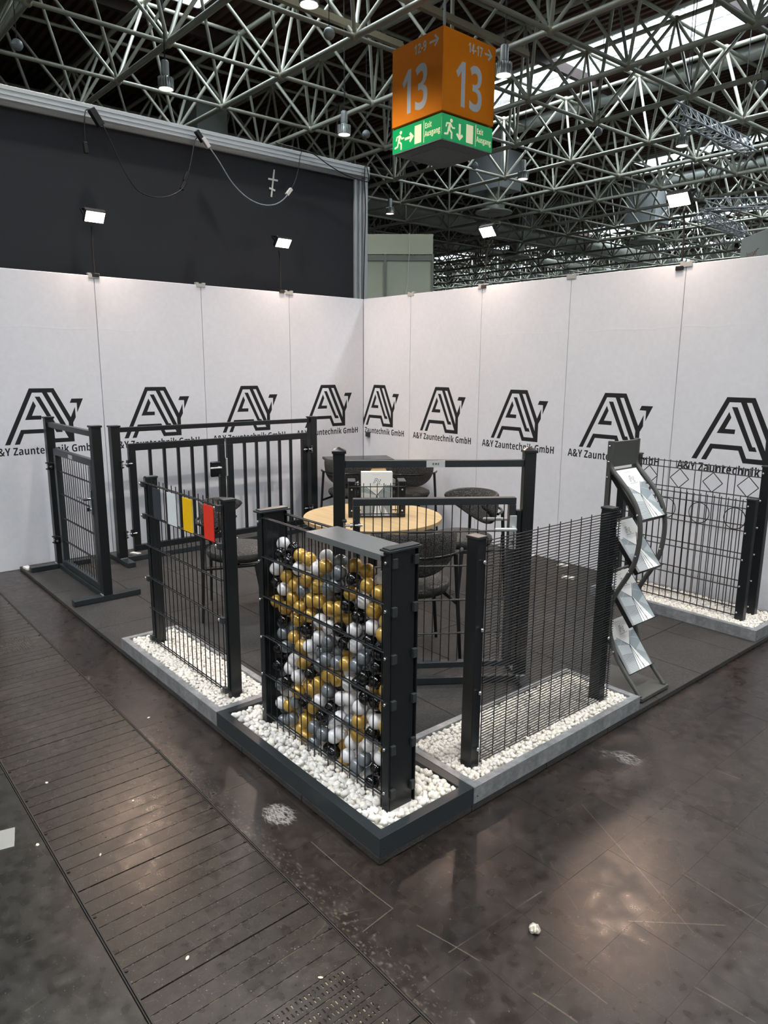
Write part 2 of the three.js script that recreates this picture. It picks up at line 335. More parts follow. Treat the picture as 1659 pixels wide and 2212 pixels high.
LANTERNS.forEach(([z, w, xa, xb], n) => {
  const o = structure('window_' + (n + 1), ['long glazed roof lantern behind the photographer', 'short glazed roof lantern above the black partition', 'glazed roof lantern over the aisle beside the booth', 'bright glazed roof lantern beyond the orange sign', 'bright glazed roof lantern in the far roof', 'glazed roof lantern near the end of the hall', 'last glazed roof lantern at the end of the hall'][n], 'skylight');
  const z0 = z - w / 2, z1 = z + w / 2, Y = ROOF + 0.9, N = Math.round((xb - xa) / 1.193), p = (xb - xa) / N;
  mesh('upstand', [bx(xa, xb, ROOF - 0.1, Y + 0.1, z0 - 0.06, z0), bx(xa, xb, ROOF - 0.1, Y + 0.1, z1, z1 + 0.06), bx(xa - 0.06, xa, ROOF - 0.1, Y + 0.1, z0, z1), bx(xb, xb + 0.06, ROOF - 0.1, Y + 0.1, z0, z1)], M.lanternWhite, o);
  for (let k = 0; k < N; k++) mesh('window_pane', bx(xa + k * p + 0.03, xa + (k + 1) * p - 0.03, Y, Y + 0.03, z0, z1), M.glazing, o);
  const bars = [];
  for (let k = 0; k <= N; k++) { const x = xa + k * p; bars.push(bx(x - 0.04, x + 0.04, Y - 0.1, Y + 0.04, z0, z1), bx(x - 0.03, x + 0.03, ROOF - 0.1, Y, z0, z0 + 0.04), bx(x - 0.03, x + 0.03, ROOF - 0.1, Y, z1 - 0.04, z1)); }
  bars.push(bx(xa, xb, Y - 0.45, Y - 0.4, z0, z0 + 0.05), bx(xa, xb, Y - 0.45, Y - 0.4, z1 - 0.05, z1));
  mesh('glazing_bars', bars, M.lanternWhite, o);
});
// ---------------------------------------------------------------- space frame
M.steelA = std(0xbdbfb0, 0.45, { metalness: 0.2 });
M.steelB = std(0xa8a99a, 0.5, { metalness: 0.2 });
const NODE_Y = 9.0, TOP_Y = 11.72;
const nodeXZ = (i, j) => [-10.543 + 2.971 * i - 0.1107 * j, -2.704 - 0.0677 * i + 2.9706 * j];
{
  const frame = thing('space_frame', 'galvanised steel tube space frame under the hall roof', 'space frame');
  const bars = [], joints = [];
  const B = (i, j) => { const [x, z] = nodeXZ(i, j); return V(x, NODE_Y, z); }, T = (i, j) => { const [x, z] = nodeXZ(i + 0.5, j + 0.5); return V(x, TOP_Y, z); };
  for (let i = -17; i <= 6; i++) for (let j = -17; j <= 4; j++) {
    const b = B(i, j), t = T(i, j);
    if (b.x < 27 && b.z < 20) {
      bars.push([b, B(i + 1, j), 0.072, 0], [b, B(i, j + 1), 0.052, 1]);
      bars.push([t, T(i + 1, j), 0.07, 0], [t, T(i, j + 1), 0.055, 1]);
      for (const [a, c] of [[0, 0], [-1, 0], [0, -1], [-1, -1]]) bars.push([b, T(i + a, j + c), (i + j) % 3 ? 0.044 : 0.05, (i + a) & 1]);
      joints.push(b, t);
    }
  }
  const fr = new THREE.Frustum().setFromProjectionMatrix(new THREE.Matrix4().multiplyMatrices(camera.projectionMatrix, camera.matrixWorldInverse.copy(camera.matrixWorld).invert()));
  const size = (p, q) => { const m = p.clone().add(q).multiplyScalar(0.5), d = m.distanceTo(camera.position); return (fr.containsPoint(m) && m.y / d > 0.09 ? 1 : 0.02) / d; };
  bars.forEach((b) => { b.s = size(b[0], b[1]); }); bars.sort((a, b) => b.s - a.s);
  const mats = [M.steelA, M.steelB];
  bars.slice(0, 300).forEach((b) => mesh('tube', rod(b[0].toArray(), b[1].toArray(), b[2], 8, b[2], true), mats[b[3]], frame));
  for (const k of [0, 1]) mesh('tubes', bars.slice(300).filter((b) => b[3] === k).map((b) => rod(b[0].toArray(), b[1].toArray(), b[2], 6, b[2], true)), mats[k], frame).userData.kind = 'stuff';
  joints.forEach((j) => { j.s = size(j, j); }); joints.sort((a, b) => b.s - a.s);
  const jg = new THREE.IcosahedronGeometry(0.115, 1), jm = std(0xb5b09a, 0.5, { metalness: 0.2 });
  joints.slice(0, 150).forEach((p) => { const m = new THREE.Mesh(jg, jm); m.name = 'joint'; m.position.copy(p); m.castShadow = m.receiveShadow = true; frame.add(m); });
  mesh('joints', joints.slice(150).map((p) => new THREE.IcosahedronGeometry(0.115, 0).translate(p.x, p.y, p.z)), jm, frame).userData.kind = 'stuff';
}
// ---------------------------------------------------------------- ducts, pipes, air diffusers, rails
M.duct = std(0xa7aaa0, 0.38, { metalness: 0.55 });
{
  tag(mesh('air_duct', [rod([-24.2, 10.2, 12], [-24.2, 10.2, -58], 0.62, 28), ...Array.from({ length: 24 }, (_, k) => disc(0.65, 0.06, 0, 0, 0, 28).rotateX(Math.PI / 2).translate(-24.2, 10.2, 10 - k * 2.9))], M.duct), 'wide round silver air duct running under the roof', 'air duct');
  tag(mesh('air_duct', [rod([-30.3, 10.2, 12], [-30.3, 10.2, -58], 0.26, 20), ...Array.from({ length: 24 }, (_, k) => disc(0.285, 0.05, 0, 0, 0, 20).rotateX(Math.PI / 2).translate(-30.3, 10.2, 10 - k * 2.9))], M.duct), 'narrow round silver duct behind the wide duct', 'air duct');
  tag(mesh('roof_pipe', [rod([-40, 11.95, -20.7], [18, 11.95, -20.7], 0.24, 18)], std(0xc4c8c2, 0.4, { metalness: 0.3 })), 'pale thick pipe running below the roof lantern', 'pipe');
  tag(mesh('roof_pipe', [rod([-40, 11.95, -33.6], [18, 11.95, -33.6], 0.24, 18)], std(0xc4c8c2, 0.4, { metalness: 0.3 })), 'pale thick pipe in the far roof below the second lantern', 'pipe');
  const unit = (x, z, label, s = 1) => {
    const o = thing('air_diffuser', label, 'air diffuser', [x, 8.8, z]);
    mesh('box', rb(-0.95 * s, 0.95 * s, 0.85, 2.5, -0.75 * s, 0.75 * s, 0.03), M.aluDull, o);
    mesh('hanger', [rod([-0.7, 2.4, 0], [-0.7, 3.52, 0], 0.02, 6), rod([0.7, 2.4, 0], [0.7, 3.52, 0], 0.02, 6)], M.aluDull, o); mesh('neck', disc(0.5 * s, 0.85, 0, 0.45, 0, 28), M.duct, o);
    mesh('outlet_plate', [disc(0.85 * s, 0.05, 0, 0, 0, 36), disc(0.3 * s, 0.06, 0, -0.03, 0, 24)], std(0xb4b7ac, 0.5), o);
  };
  unit(-16.75, -21.2, 'grey box air diffuser with round plate below, near the lit floodlight');
  unit(-16.0, -33.2, 'grey box air diffuser with round plate in the far roof');
  unit(-24.6, -32.5, 'far air diffuser with round plate behind the silver duct');
  tag(mesh('air_handling_box', rb(-19.6, -18.2, 9.6, 11.0, -8.4, -7.2, 0.04), std(0x6d716c, 0.7)), 'large plain grey ventilation box above the black partition', 'ventilation box');
  for (const [x, za, zb, l] of [[-7.6, 4, -7.3, 'pale lighting rail ending left of the orange sign'], [-5.9, 4, -9.9, 'pale lighting rail passing above the orange sign']])
    tag(mesh('ceiling_rail', [bx(x - 0.06, x + 0.06, 9.2, 9.3, zb, za), bx(x - 0.03, x + 0.03, 9.3, 9.36, zb, za)], std(0xa39b82, 0.5, { metalness: 0.3 })), l, 'rail');
  // aluminium lighting trusses with triangular section
  const truss = (a, b, label) => {
    const o = thing('lighting_truss', label, 'truss'), A = V(...a), Bv = V(...b), d = Bv.clone().sub(A), L = d.length(); d.normalize();
    const side = V(d.z, 0, -d.x), c = (t, k) => A.clone().addScaledVector(d, t).addScaledVector(side, [-.21, .21, 0][k]).add(V(0, [0, 0, .37][k], 0)).toArray();
    for (let k = 0; k < 3; k++) mesh('chord', rod(c(0, k), c(L, k), 0.028, 8), M.alu, o);
    const n = Math.round(L / 0.4), br = [];
    for (let t = 0; t < n; t++) for (const [p, q] of [[0, 1], [1, 2], [2, 0]]) br.push(rod(c(t * L / n, p), c((t + 0.5) * L / n, q), 0.013, 5), rod(c((t + 0.5) * L / n, q), c((t + 1) * L / n, p), 0.013, 5));
    mesh('lacing', br, M.alu, o);
    for (const t of [0.15, 0.85]) { const q = c(t * L, 2); mesh('chain', rod(q, [q[0], ROOF - 0.005, q[2]], 0.012, 5), M.black, o); }
  };
  truss([-4.2, 8.35, -14.0], [-4.25, 8.35, -18.8], 'aluminium lighting truss hung beside a bell lamp');
  truss([-7.4, 7.3, -22.2], [-7.7, 7.3, -26.9], 'aluminium lighting truss above the pale green board');
  truss([-7.0, 7.5, -21.7], [-4.6, 7.5, -23.6], 'short aluminium truss joining the one above the pale green board');
  // round fire-detector globes on wires
  for (const [x, y, z, l] of [[-11.1, 8.3, 0.4, 'at the space frame left of the first bell lamp'], [-6.36, 8.3, -4.22, 'left of the orange sign'], [-10.7, 8.3, -8.7, 'beside the second bell lamp'], [-6.17, 8.3, -13.48, 'before the pale roof pipe'], [-1.76, 8.3, -13.43, 'near the roof lantern'], [-10.8, 8.3, -13.4, 'below the orange sign']]) {
    const o = thing('ceiling_globe', 'small round metal globe hanging ' + l, 'globe', [x, y, z]);
    mesh('globe', [ball(0.115, 0, 0, 0, 20, 14), disc(0.117, 0.014, 0, -0.015, 0, 20)], M.aluDull, o); mesh('wire', rod([0, 0.1, 0], [0, 3.4, 0], 0.008, 5), M.black, o);
  }
}
// ---------------------------------------------------------------- high-bay lamps
M.lampGlow = std(0xffffff, 0.5, { emissive: 0xfff6e8, emissiveIntensity: 5 });
M.lampBody = std(0xaeb1ad, 0.4, { metalness: 0.5 });
{
  const seen = ['above the black partition at its left', 'above the right part of the black partition', 'at the pale rail above the black partition', 'behind the orange sign', 'under the lighting truss', 'behind the beige booth panel', 'in front of the grey air diffuser box'];
  const spots = [[-10.45, -2.56], [-10.3, -7.6], [-5.07, -2.84], [-4.8, -7.77], [-4.66, -15.4], [-17.1, -15.15], [-9.97, -14.9], [0.85, 2.5], [5.8, 2.4], [5.8, -2.7], [0.4, 7.6], [5.8, 7.6], [11, 2.4], [11, 7.6], [5.8, 12.7], [11, 12.7], [16.4, 2.4], [16.4, 7.6], [-5, 7.6], [0.4, 12.7], [-5, 12.7], [16.4, 12.7], [5.8, 17.8], [11, 17.8]];
  spots.forEach(([x, z], k) => {
    const o = thing('high_bay_lamp', k < 7 ? 'ribbed bell lamp hanging ' + seen[k] : 'ribbed metal bell lamp hanging high over the booth or aisle', 'lamp', [x, 7.95, z], 0, k < 7 ? undefined : 'high bay lamps over the booth and aisle');
    mesh('ballast', lathe([[0, 0.62], [0.07, 0.62], [0.09, 0.6], [0.09, 0.33], [0.08, 0.3]], 20), M.lampBody, o);
    mesh('shade', lathe([[0.08, 0.3], [0.13, 0.23], [0.162, 0.13], [0.176, 0.02], [0.166, 0.02], [0.152, 0.13], [0.117, 0.22], [0.065, 0.29]], 28), M.lampBody, o);
    const fins = []; for (let f = 0; f < 20; f++) { const a = f / 20 * Math.PI * 2; fins.push(bx(0.1, 0.18, 0.04, 0.26, -0.004, 0.004).rotateY(a)); } mesh('cooling_fins', fins, M.lampBody, o);
    mesh('lamp_disc', disc(0.145, 0.014, 0, 0.04, 0, 28), M.lampGlow, o);
    mesh('cable', [rod([0, 0.61, 0], [0, k ? 4.345 : 4.0, 0], 0.01, 5), rod([0.04, 0.61, 0], [0.02, k ? 4.345 : 4.0, 0], 0.006, 5)], M.black, o);
    const l = new THREE.SpotLight(0xfff8f0, BAY_POWER, 0, 1.15, 0.6, 2); l.position.set(0, 0.025, 0); l.target.position.set(0, -8, 0);
    l.castShadow = true; l.shadow.radius = 8; o.add(l); o.add(l.target);
  });
}
// ---------------------------------------------------------------- hanging direction cube
{
  const o = thing('direction_sign', 'hanging orange cube sign with hall number 13 over green exit boxes', 'sign', [-4.288, 5.841, -5.427], -0.009);
  const face = (right) => {
    const W = 1024, H = 1018, c = paint(W, H, (u, v) => { const n = fbm(u * 6, v * 6, 5, 3); return [246 + 8 * (n - .5), 138 + 8 * (n - .5), 18]; }), g = c.getContext('2d');
    g.fillStyle = '#d6d6d6'; g.strokeStyle = '#d6d6d6';
    const put = (t, x, y, h, w, bold) => { g.font = (bold ? 'bold ' : '') + '200px sans-serif'; const m = g.measureText(t).width; g.save(); g.translate(x, y); g.scale(w / m, h / 146); g.fillText(t, 0, 0); g.restore(); };
    if (right) { put('14-17', 470, 195, 124, 290, true); arrow(g, 800, 132, 940, 132, 26, 66); put('13', 225, 902, 575, 560, true); } else { put('12-9', 455, 195, 124, 250, true); arrow(g, 765, 132, 930, 132, 26, 66); put('13', 195, 902, 575, 560, true); }
    return new THREE.MeshPhysicalMaterial({ roughness: 0.8, specularIntensity: 0.4, map: tex(c) });
  };
  function arrow(g, x0, y0, x1, y1, w, hd) { const a = Math.atan2(y1 - y0, x1 - x0), L = Math.hypot(x1 - x0, y1 - y0); g.save(); g.translate(x0, y0); g.rotate(a); g.lineWidth = w; g.beginPath(); g.moveTo(0, 0); g.lineTo(L - 8, 0); g.moveTo(L - hd, -hd); g.lineTo(L, 0); g.lineTo(L - hd, hd); g.stroke(); g.restore(); }
  const exit = (down) => {
    const W = 1024, H = 350, c = canvas(W, H), g = c.getContext('2d'); g.fillStyle = '#0c9a55'; g.fillRect(0, 0, W, H);
    const ivory = '#f3ecc0'; g.fillStyle = ivory; g.strokeStyle = ivory; g.lineCap = 'round'; g.lineJoin = 'round';
    // running figure
    g.beginPath(); g.arc(182, 70, 26, 0, 7); g.fill(); g.lineWidth = 46; g.beginPath(); g.moveTo(160, 122); g.lineTo(138, 190); g.stroke();
    g.lineWidth = 22; g.beginPath(); g.moveTo(170, 118); g.lineTo(205, 165); g.lineTo(245, 160); g.stroke(); g.beginPath(); g.moveTo(150, 112); g.lineTo(95, 120); g.lineTo(82, 165); g.stroke();
    g.lineWidth = 28; g.beginPath(); g.moveTo(146, 198); g.lineTo(192, 235); g.lineTo(190, 310); g.stroke(); g.beginPath(); g.moveTo(130, 198); g.lineTo(112, 262); g.lineTo(58, 272); g.stroke();
    g.lineCap = 'butt'; g.lineJoin = 'miter';
    if (down) arrow(g, 350, 80, 350, 285, 38, 58); else arrow(g, 270, 185, 440, 185, 38, 62);
    g.fillRect(480, 50, 140, 260); g.fillRect(668, 20, 10, 310);
    const put = (t, x, y, h, w) => { g.font = 'bold 100px sans-serif'; const m = g.measureText(t).width; g.save(); g.translate(x, y); g.scale(w / m, h / 73); g.fillText(t, 0, 0); g.restore(); };
    put('Exit', 692, 140, 80, 140); put('Ausgang', 692, 255, 80, 310);
    const t = tex(c); return std(0xffffff, 0.35, { map: t, emissive: 0xffffff, emissiveMap: t, emissiveIntensity: 0.42 });
  };
  const plain = std(0xe88212, 0.6), s = 0.7, y0 = 0.488, y1 = 1.879;
  mesh('body', rb(-s + 0.004, s - 0.004, y0, y1, -s + 0.004, s - 0.004, 0.01), plain, o);
  const quad = (w, h) => new THREE.BoxGeometry(w, h, 0.006);
  const faceUV = (g) => norm(g);
  const addFace = (nm, w, h, y, off, m) => { mesh(nm, faceUV(quad(w, h)).translate(0, y, off), m[0], o); mesh(nm, faceUV(quad(w, h)).rotateY(Math.PI / 2).translate(off, y, 0), m[1], o); mesh(nm, faceUV(quad(w, h)).rotateY(Math.PI).translate(0, y, -off), m[0], o); mesh(nm, faceUV(quad(w, h)).rotateY(-Math.PI / 2).translate(-off, y, 0), m[1], o); };
  addFace('number_face', 1.39, 1.38, (y0 + y1) / 2, s - 0.002, [face(false), face(true)]);
  mesh('gap', bx(-0.62, 0.62, 0.44, 0.5, -0.62, 0.62), M.black, o);
  const gs = 0.691; mesh('exit_box', rb(-gs + 0.004, gs - 0.004, 0.0, 0.455, -gs + 0.004, gs - 0.004, 0.008), std(0x8f9291, 0.6), o);
  addFace('exit_sign_face', 1.37, 0.43, 0.235, gs - 0.002, [exit(false), exit(true)]);
  mesh('underside', [bx(-0.66, 0.66, -0.012, 0, -0.66, 0.66)], std(0x9b9d9c, 0.7), o);
  mesh('access_panel', [bx(-0.42, 0.42, -0.018, -0.012, -0.42, 0.42)], std(0xa4a6a4, 0.7), o);
  mesh('hanger', [rod([0.3, y1, 0.3], [0.3, 3.2, 0.3], 0.02, 8), rod([-0.3, y1, -0.3], [-0.3, 3.2, -0.3], 0.02, 8), bx(-0.05, 0.05, y1, y1 + 0.16, -0.05, 0.05)], M.aluDull, o);
}
// ---------------------------------------------------------------- neighbouring stands
{
  // tall black partition behind the left wall; it stands a little askew
  const p0 = V(-0.28, 0, -0.25), p1 = V(-0.44, 0, 4.6), L = p1.distanceTo(p0), turn = Math.atan2(-(p0.z - p1.z), p0.x - p1.x);
  const o = thing('black_partition', 'tall black fabric partition with aluminium frame behind the white wall', 'partition', [p1.x, 0, p1.z], turn);
  // local x runs along the partition, its right end at L; +z faces the booth
  mesh('fabric', boxUV(bx(0, L - 0.16, 0, 3.82, -0.02, 0.0)), new THREE.MeshPhysicalMaterial({ color: 0x343639, roughness: 0.95, specularIntensity: 0.15 }), o);
  mesh('top_beam', [rb(0, L, 3.82, 3.93, -0.04, 0.085, 0.004), bx(0, L, 3.855, 3.862, 0.085, 0.09), bx(0, L, 3.895, 3.9, 0.085, 0.09), bx(0, L - 0.1, 3.79, 3.82, 0.0, 0.03)], M.alu, o);
  mesh('end_post', [rb(L - 0.05, L, 0, 3.93, -0.05, 0.05, 0.004), rb(L - 0.1, L - 0.075, 0, 3.82, -0.03, 0.03, 0.003), rb(L - 0.17, L - 0.13, 0, 3.82, -0.02, 0.025, 0.003), bx(L - 0.13, L - 0.05, 0, 3.82, -0.03, -0.005)], M.alu, o);
  // power leads slung along the partition
  const lead = (nm, label, parts) => { const g = thing(nm, label, 'cable', [0.04, 0, 0]); for (const [n, geo, m] of parts) mesh(n, geo, m, g); };
  const plug = (x, y, z, a, m, s = 1) => rb(-0.018 * s, 0.018 * s, -0.045 * s, 0.045 * s, -0.018 * s, 0.018 * s, 0.006).rotateX(a).translate(x, y, z);
  lead('power_lead', 'black power lead slung in a deep loop along the black partition', [
    ['lead', [tube([[-.24, 3.837, 2.817], [-.22, 3.778, 2.761], [-.2, 3.65, 2.701], [-.19, 3.514, 2.645], [-.18, 3.362, 2.571], [-.18, 3.257, 2.483], [-.18, 3.221, 2.371], [-.18, 3.233, 2.235], [-.18, 3.289, 2.112], [-.18, 3.35, 2.042], [-.19, 3.431, 2.0], [-.2, 3.547, 1.956], [-.22, 3.74, 1.898], [-.23, 3.802, 1.876], [-.24, 3.841, 1.826]], 0.005, 80, 6)], M.black],
    ['lead', [tube([[-.24, 3.854, 2.827], [-.22, 3.837, 2.872], [-.2, 3.791, 2.893], [-.2, 3.685, 2.903], [-.2, 3.55, 2.905]], 0.005, 30, 6)], M.black],
    ['plug', [plug(-.2, 3.53, 2.905, 0.1)], M.black], ['plug', [plug(-.2, 3.45, 2.0, -0.4)], M.black], ['plug', [plug(-.2, 3.37, 2.03, -0.5)], M.black],
    ['plug', [plug(-.23, 3.8, 2.79, 0.6, 0, 1.6)], M.black]]);
  lead('power_lead', 'pale grey power lead slung in a loop next to the taped cross', [
    ['lead', [tube([[-.24, 3.822, 1.815], [-.22, 3.774, 1.76], [-.2, 3.653, 1.661], [-.19, 3.474, 1.525], [-.18, 3.37, 1.393], [-.18, 3.326, 1.268], [-.18, 3.319, 1.151], [-.18, 3.349, 1.031], [-.18, 3.412, 0.936], [-.19, 3.494, 0.858]], 0.006, 60, 6)], std(0x8d99a3, 0.5)],
    ['lead', [tube([[-.19, 3.494, 0.858], [-.2, 3.591, 0.794], [-.21, 3.708, 0.743], [-.21, 3.854, 0.712], [-.21, 3.918, 0.69]], 0.004, 30, 6)], M.black],
    ['plug', [plug(-.22, 3.79, 1.775, 0.7, 0, 1.1)], M.bone], ['plug', [plug(-.23, 3.84, 1.83, 0.7, 0, 1.2)], M.black], ['plug', [plug(-.19, 3.49, 0.87, -0.7, 0, 1.0)], M.bone]]);
  lead('power_lead', 'black power lead draped over the end of the black partition', [
    ['lead', [tube([[-.22, 3.94, 1.0], [-.21, 3.93, 0.703], [-.2, 3.913, 0.548], [-.19, 3.844, 0.375], [-.19, 3.781, 0.151], [-.19, 3.761, -0.036], [-.19, 3.767, -0.196], [-.2, 3.86, -0.19], [-.21, 3.94, -0.17], [-.21, 3.843, -0.151], [-.21, 3.469, -0.164], [-.21, 2.987, -0.148], [-.21, 2.3, -0.132]], 0.006, 120, 6)], M.black]]);
  const tp = (a, b, w) => { const p = V(...a), q = V(...b), d = q.clone().sub(p), m = p.clone().add(q).multiplyScalar(0.5); return new THREE.BoxGeometry(0.003, d.length(), w).rotateX(Math.atan2(d.z, d.y)).translate(m.x, m.y, m.z); };
  tag(mesh('tape_strips', [tp([-.316, 3.724, .938], [-.316, 3.452, .98], .018), tp([-.314, 3.623, 1.015], [-.314, 3.623, .898], .018), tp([-.314, 3.535, 1.004], [-.314, 3.521, .933], .018)], std(0xd8d8d2, 0.7)), 'white tape strips crossed on the black partition', 'tape');
}
{ // beige stand panel
  const a = V(-4.9, 0, -3.4), b = V(-3.706, 0, -4.70), L = b.distanceTo(a), o = thing('beige_stand_wall', 'beige panel wall with grey rails rising behind the booth corner', 'partition', a.toArray(), Math.atan2(-(b.z - a.z), b.x - a.x));
  const beige = std(0xd3d6bd, 0.7), rail = std(0x9a9d93, 0.5, { metalness: 0.4 });
  mesh('panel', rb(0, L - 0.02, 3.84, 4.2, -0.03, 0), beige, o); mesh('panel', rb(0.0, L - 0.95, 0.1, 3.72, -0.03, 0), beige, o); mesh('panel', rb(L - 0.9, L - 0.04, 0.1, 3.72, -0.03, 0), beige, o);
  mesh('rail', rb(0, L, 3.72, 3.82, -0.03, 0.02), rail, o);
  mesh('post', rb(L - 0.95, L - 0.9, 0, 3.84, -0.03, 0.03), rail, o); mesh('post', rb(L - 0.04, L, 0, 3.84, -0.03, 0.03), rail, o);
  mesh('cord', tube([[L - 0.47, 4.22, 0.03], [L - 0.46, 4.0, 0.03], [L - 0.48, 3.7, 0.04], [L - 0.49, 3.3, 0.03], [L - 0.53, 3.1, 0.04], [L - 0.54, 2.6, 0.03]], 0.006, 40, 6), M.bone, o);
}
{ // pale green-white board with a slogan
  const a = V(0.755, 0, -7.62), b = V(3.4, 0, -5.12), L = b.distanceTo(a), o = thing('slogan_board', 'pale greenish white board with a red and grey slogan behind the right wall', 'board', a.toArray(), Math.atan2(-(b.z - a.z), b.x - a.x));
  const c = canvas(1024, 256), g = c.getContext('2d'); g.fillStyle = '#dfe9e2'; g.fillRect(0, 0, 1024, 256);
  g.fillStyle = '#b0705f'; g.font = 'italic 60px sans-serif'; g.fillText('beyond', 110, 172); g.fillStyle = '#8a9a96'; g.fillText('the best', 270, 226);
  g.strokeStyle = '#9a7a70'; g.lineWidth = 8; g.beginPath(); g.moveTo(180, 190); g.lineTo(215, 230); g.quadraticCurveTo(260, 130, 350, 128); g.stroke();
  mesh('board', rb(0, L, 0, 3.9, -0.06, 0, 0.01), std(0xdbe6de, 0.6), o);
  mesh('slogan_panel', norm(new THREE.BoxGeometry(2.0, 0.5, 0.004)).translate(1.0, 3.64, 0.002), std(0xffffff, 0.6, { map: tex(c) }), o);
}

// ================================================================ THE BOOTH
const MAT = 0.03;
// ---------------------------------------------------------------- white printed walls
{
  const panel = (w, off) => {                            // a panel w wide showing the print from 'off' metres on
    const g = norm(new RoundedBoxGeometry(w, PH, 0.03, 1, 0.004)), p = g.attributes.position, u = g.attributes.uv, n = g.attributes.normal;
    for (let i = 0; i < p.count; i++) u.setXY(i, (off + p.getX(i) + w / 2) / PW, n.getZ(i) > 0.5 ? (p.getY(i) + PH / 2) / PH : 0.98);
    return g;
  };
  const gap = 0.0035;
  const left = structure('wall_left', 'white fabric booth wall printed with logos behind the gates', 'wall');
  const g1 = panel(PW - gap, gap / 2);
  for (let k = 0; k < 4; k++) { const m = mesh('fabric_panel', g1, M.wall, left); m.rotation.y = Math.PI / 2; m.position.set(-0.015, PH / 2, (k + 0.5) * PW); }
  mesh('panel_back', bx(-0.06, -0.03, 0, PH - 0.005, 0, 4 * PW), M.aluDull, left);
  const right = structure('wall_right', 'white fabric booth wall printed with logos behind the decorative fences', 'wall');
  const X1 = 0.789;
  const m0 = mesh('fabric_panel', panel(X1 - gap, PW - X1 + gap / 2), M.wall, right); m0.position.set(X1 / 2, PH / 2, -0.015);
  for (let k = 0; k < 4; k++) { const m = mesh('fabric_panel', g1, M.wall, right); m.position.set(X1 + (k + 0.5) * PW, PH / 2, -0.015); }
  mesh('panel_back', bx(-0.06, X1 + 4 * PW, 0, PH - 0.005, -0.06, -0.03), M.aluDull, right);
  const clip = (x, z, turn, p) => mesh('wall_clip', [bx(-0.045, 0.045, PH - 0.02, PH + 0.012, -0.035, 0.006), bx(-0.05, -0.02, PH + 0.01, PH + 0.022, -0.03, 0.0), bx(0.02, 0.05, PH + 0.01, PH + 0.022, -0.03, 0.0)].map((g) => g.rotateY(turn).translate(x, 0, z)), M.aluDull, p);
  for (const k of [1, 2, 3]) clip(0, k * PW, Math.PI / 2, left);
  for (const k of [0, 1, 2, 3]) clip(X1 + k * PW, 0, 0, right);
}
// ---------------------------------------------------------------- rubber mat tiles
{
  const mat = thing('rubber_mat', 'dark grey rubber granulate mat of square tiles under the booth', 'mat');
  const xs = [0.014, 0.96, 1.92, 2.885, 3.35, 3.82, 4.30, 4.785], z0 = 3.775, dz = 0.4775;
  for (let j = 0; j < 8; j++) for (let i = 0; i < xs.length - 1; i++) {
    const za = Math.max(0.014, z0 - (j + 1) * dz), zb = z0 - j * dz;
    mesh('mat_tile', boxUV(rb(xs[i] + 0.0012, xs[i + 1] - 0.0012, 0.001, MAT - rr(0, 0.0012), za + 0.0012, zb - 0.0012, 0.004)), M.mat, mat);
  }
}
for (const [x, z, t, l] of [[0.14, 3.74, 0.1, 'pale wooden wedge at the mat corner by the lattice wicket'], [2.55, 0.1, 0.2, 'pale wooden wedge on the mat by the right wall under a logo'], [2.95, 0.14, 0.2, 'pale wooden strip on the mat by the right wall'], [3.2, 0.42, 0.3, 'pale wooden wedge on the mat near the decorative fences'], [0.25, 2.86, 0.4, 'white wedge under the double gate'], [0.3, 1.9, 1.3, 'white wedge under the middle of the double gate']])
  tag(mesh('wedge', rb(-0.05, 0.05, MAT, MAT + 0.018, -0.022, 0.022, 0.002).rotateY(t).translate(x, 0, z), M.bone), l, 'wedge');
// ---------------------------------------------------------------- planters and white stones
M.stone = new THREE.MeshStandardMaterial({ color: 0xe6e4de, roughness: 0.55 });
const stoneGeos = Array.from({ length: 8 }, (_, k) => {
  const g = mergeVertices(new THREE.IcosahedronGeometry(1, 2).deleteAttribute('uv').deleteAttribute('normal')), p = g.attributes.position;
  for (let i = 0; i < p.count; i++) { const v = V(p.getX(i), p.getY(i), p.getZ(i)), n = 1 + 0.95 * (fbm(v.x * 1.7 + 9 + k * 5, v.y * 1.7 + v.z * 2.1 + 9, 3 + k, 2) - 0.5); v.multiplyScalar(n); v.y *= 0.64 + 0.04 * (k % 4); v.z *= 0.7 + 0.05 * (k % 5); p.setXYZ(i, v.x, v.y, v.z); }
  g.computeVertexNormals(); return g;
});
const stoneSmall = Array.from({ length: 4 }, (_, k) => {
  const g = mergeVertices(new THREE.IcosahedronGeometry(1, 1).deleteAttribute('uv').deleteAttribute('normal')), p = g.attributes.position;
  for (let i = 0; i < p.count; i++) { const n = 0.72 + 0.5 * hash2(i, k, 4); p.setXYZ(i, p.getX(i) * n, p.getY(i) * n * 0.75, p.getZ(i) * n * 0.88); }
  g.computeVertexNormals(); return g;
});
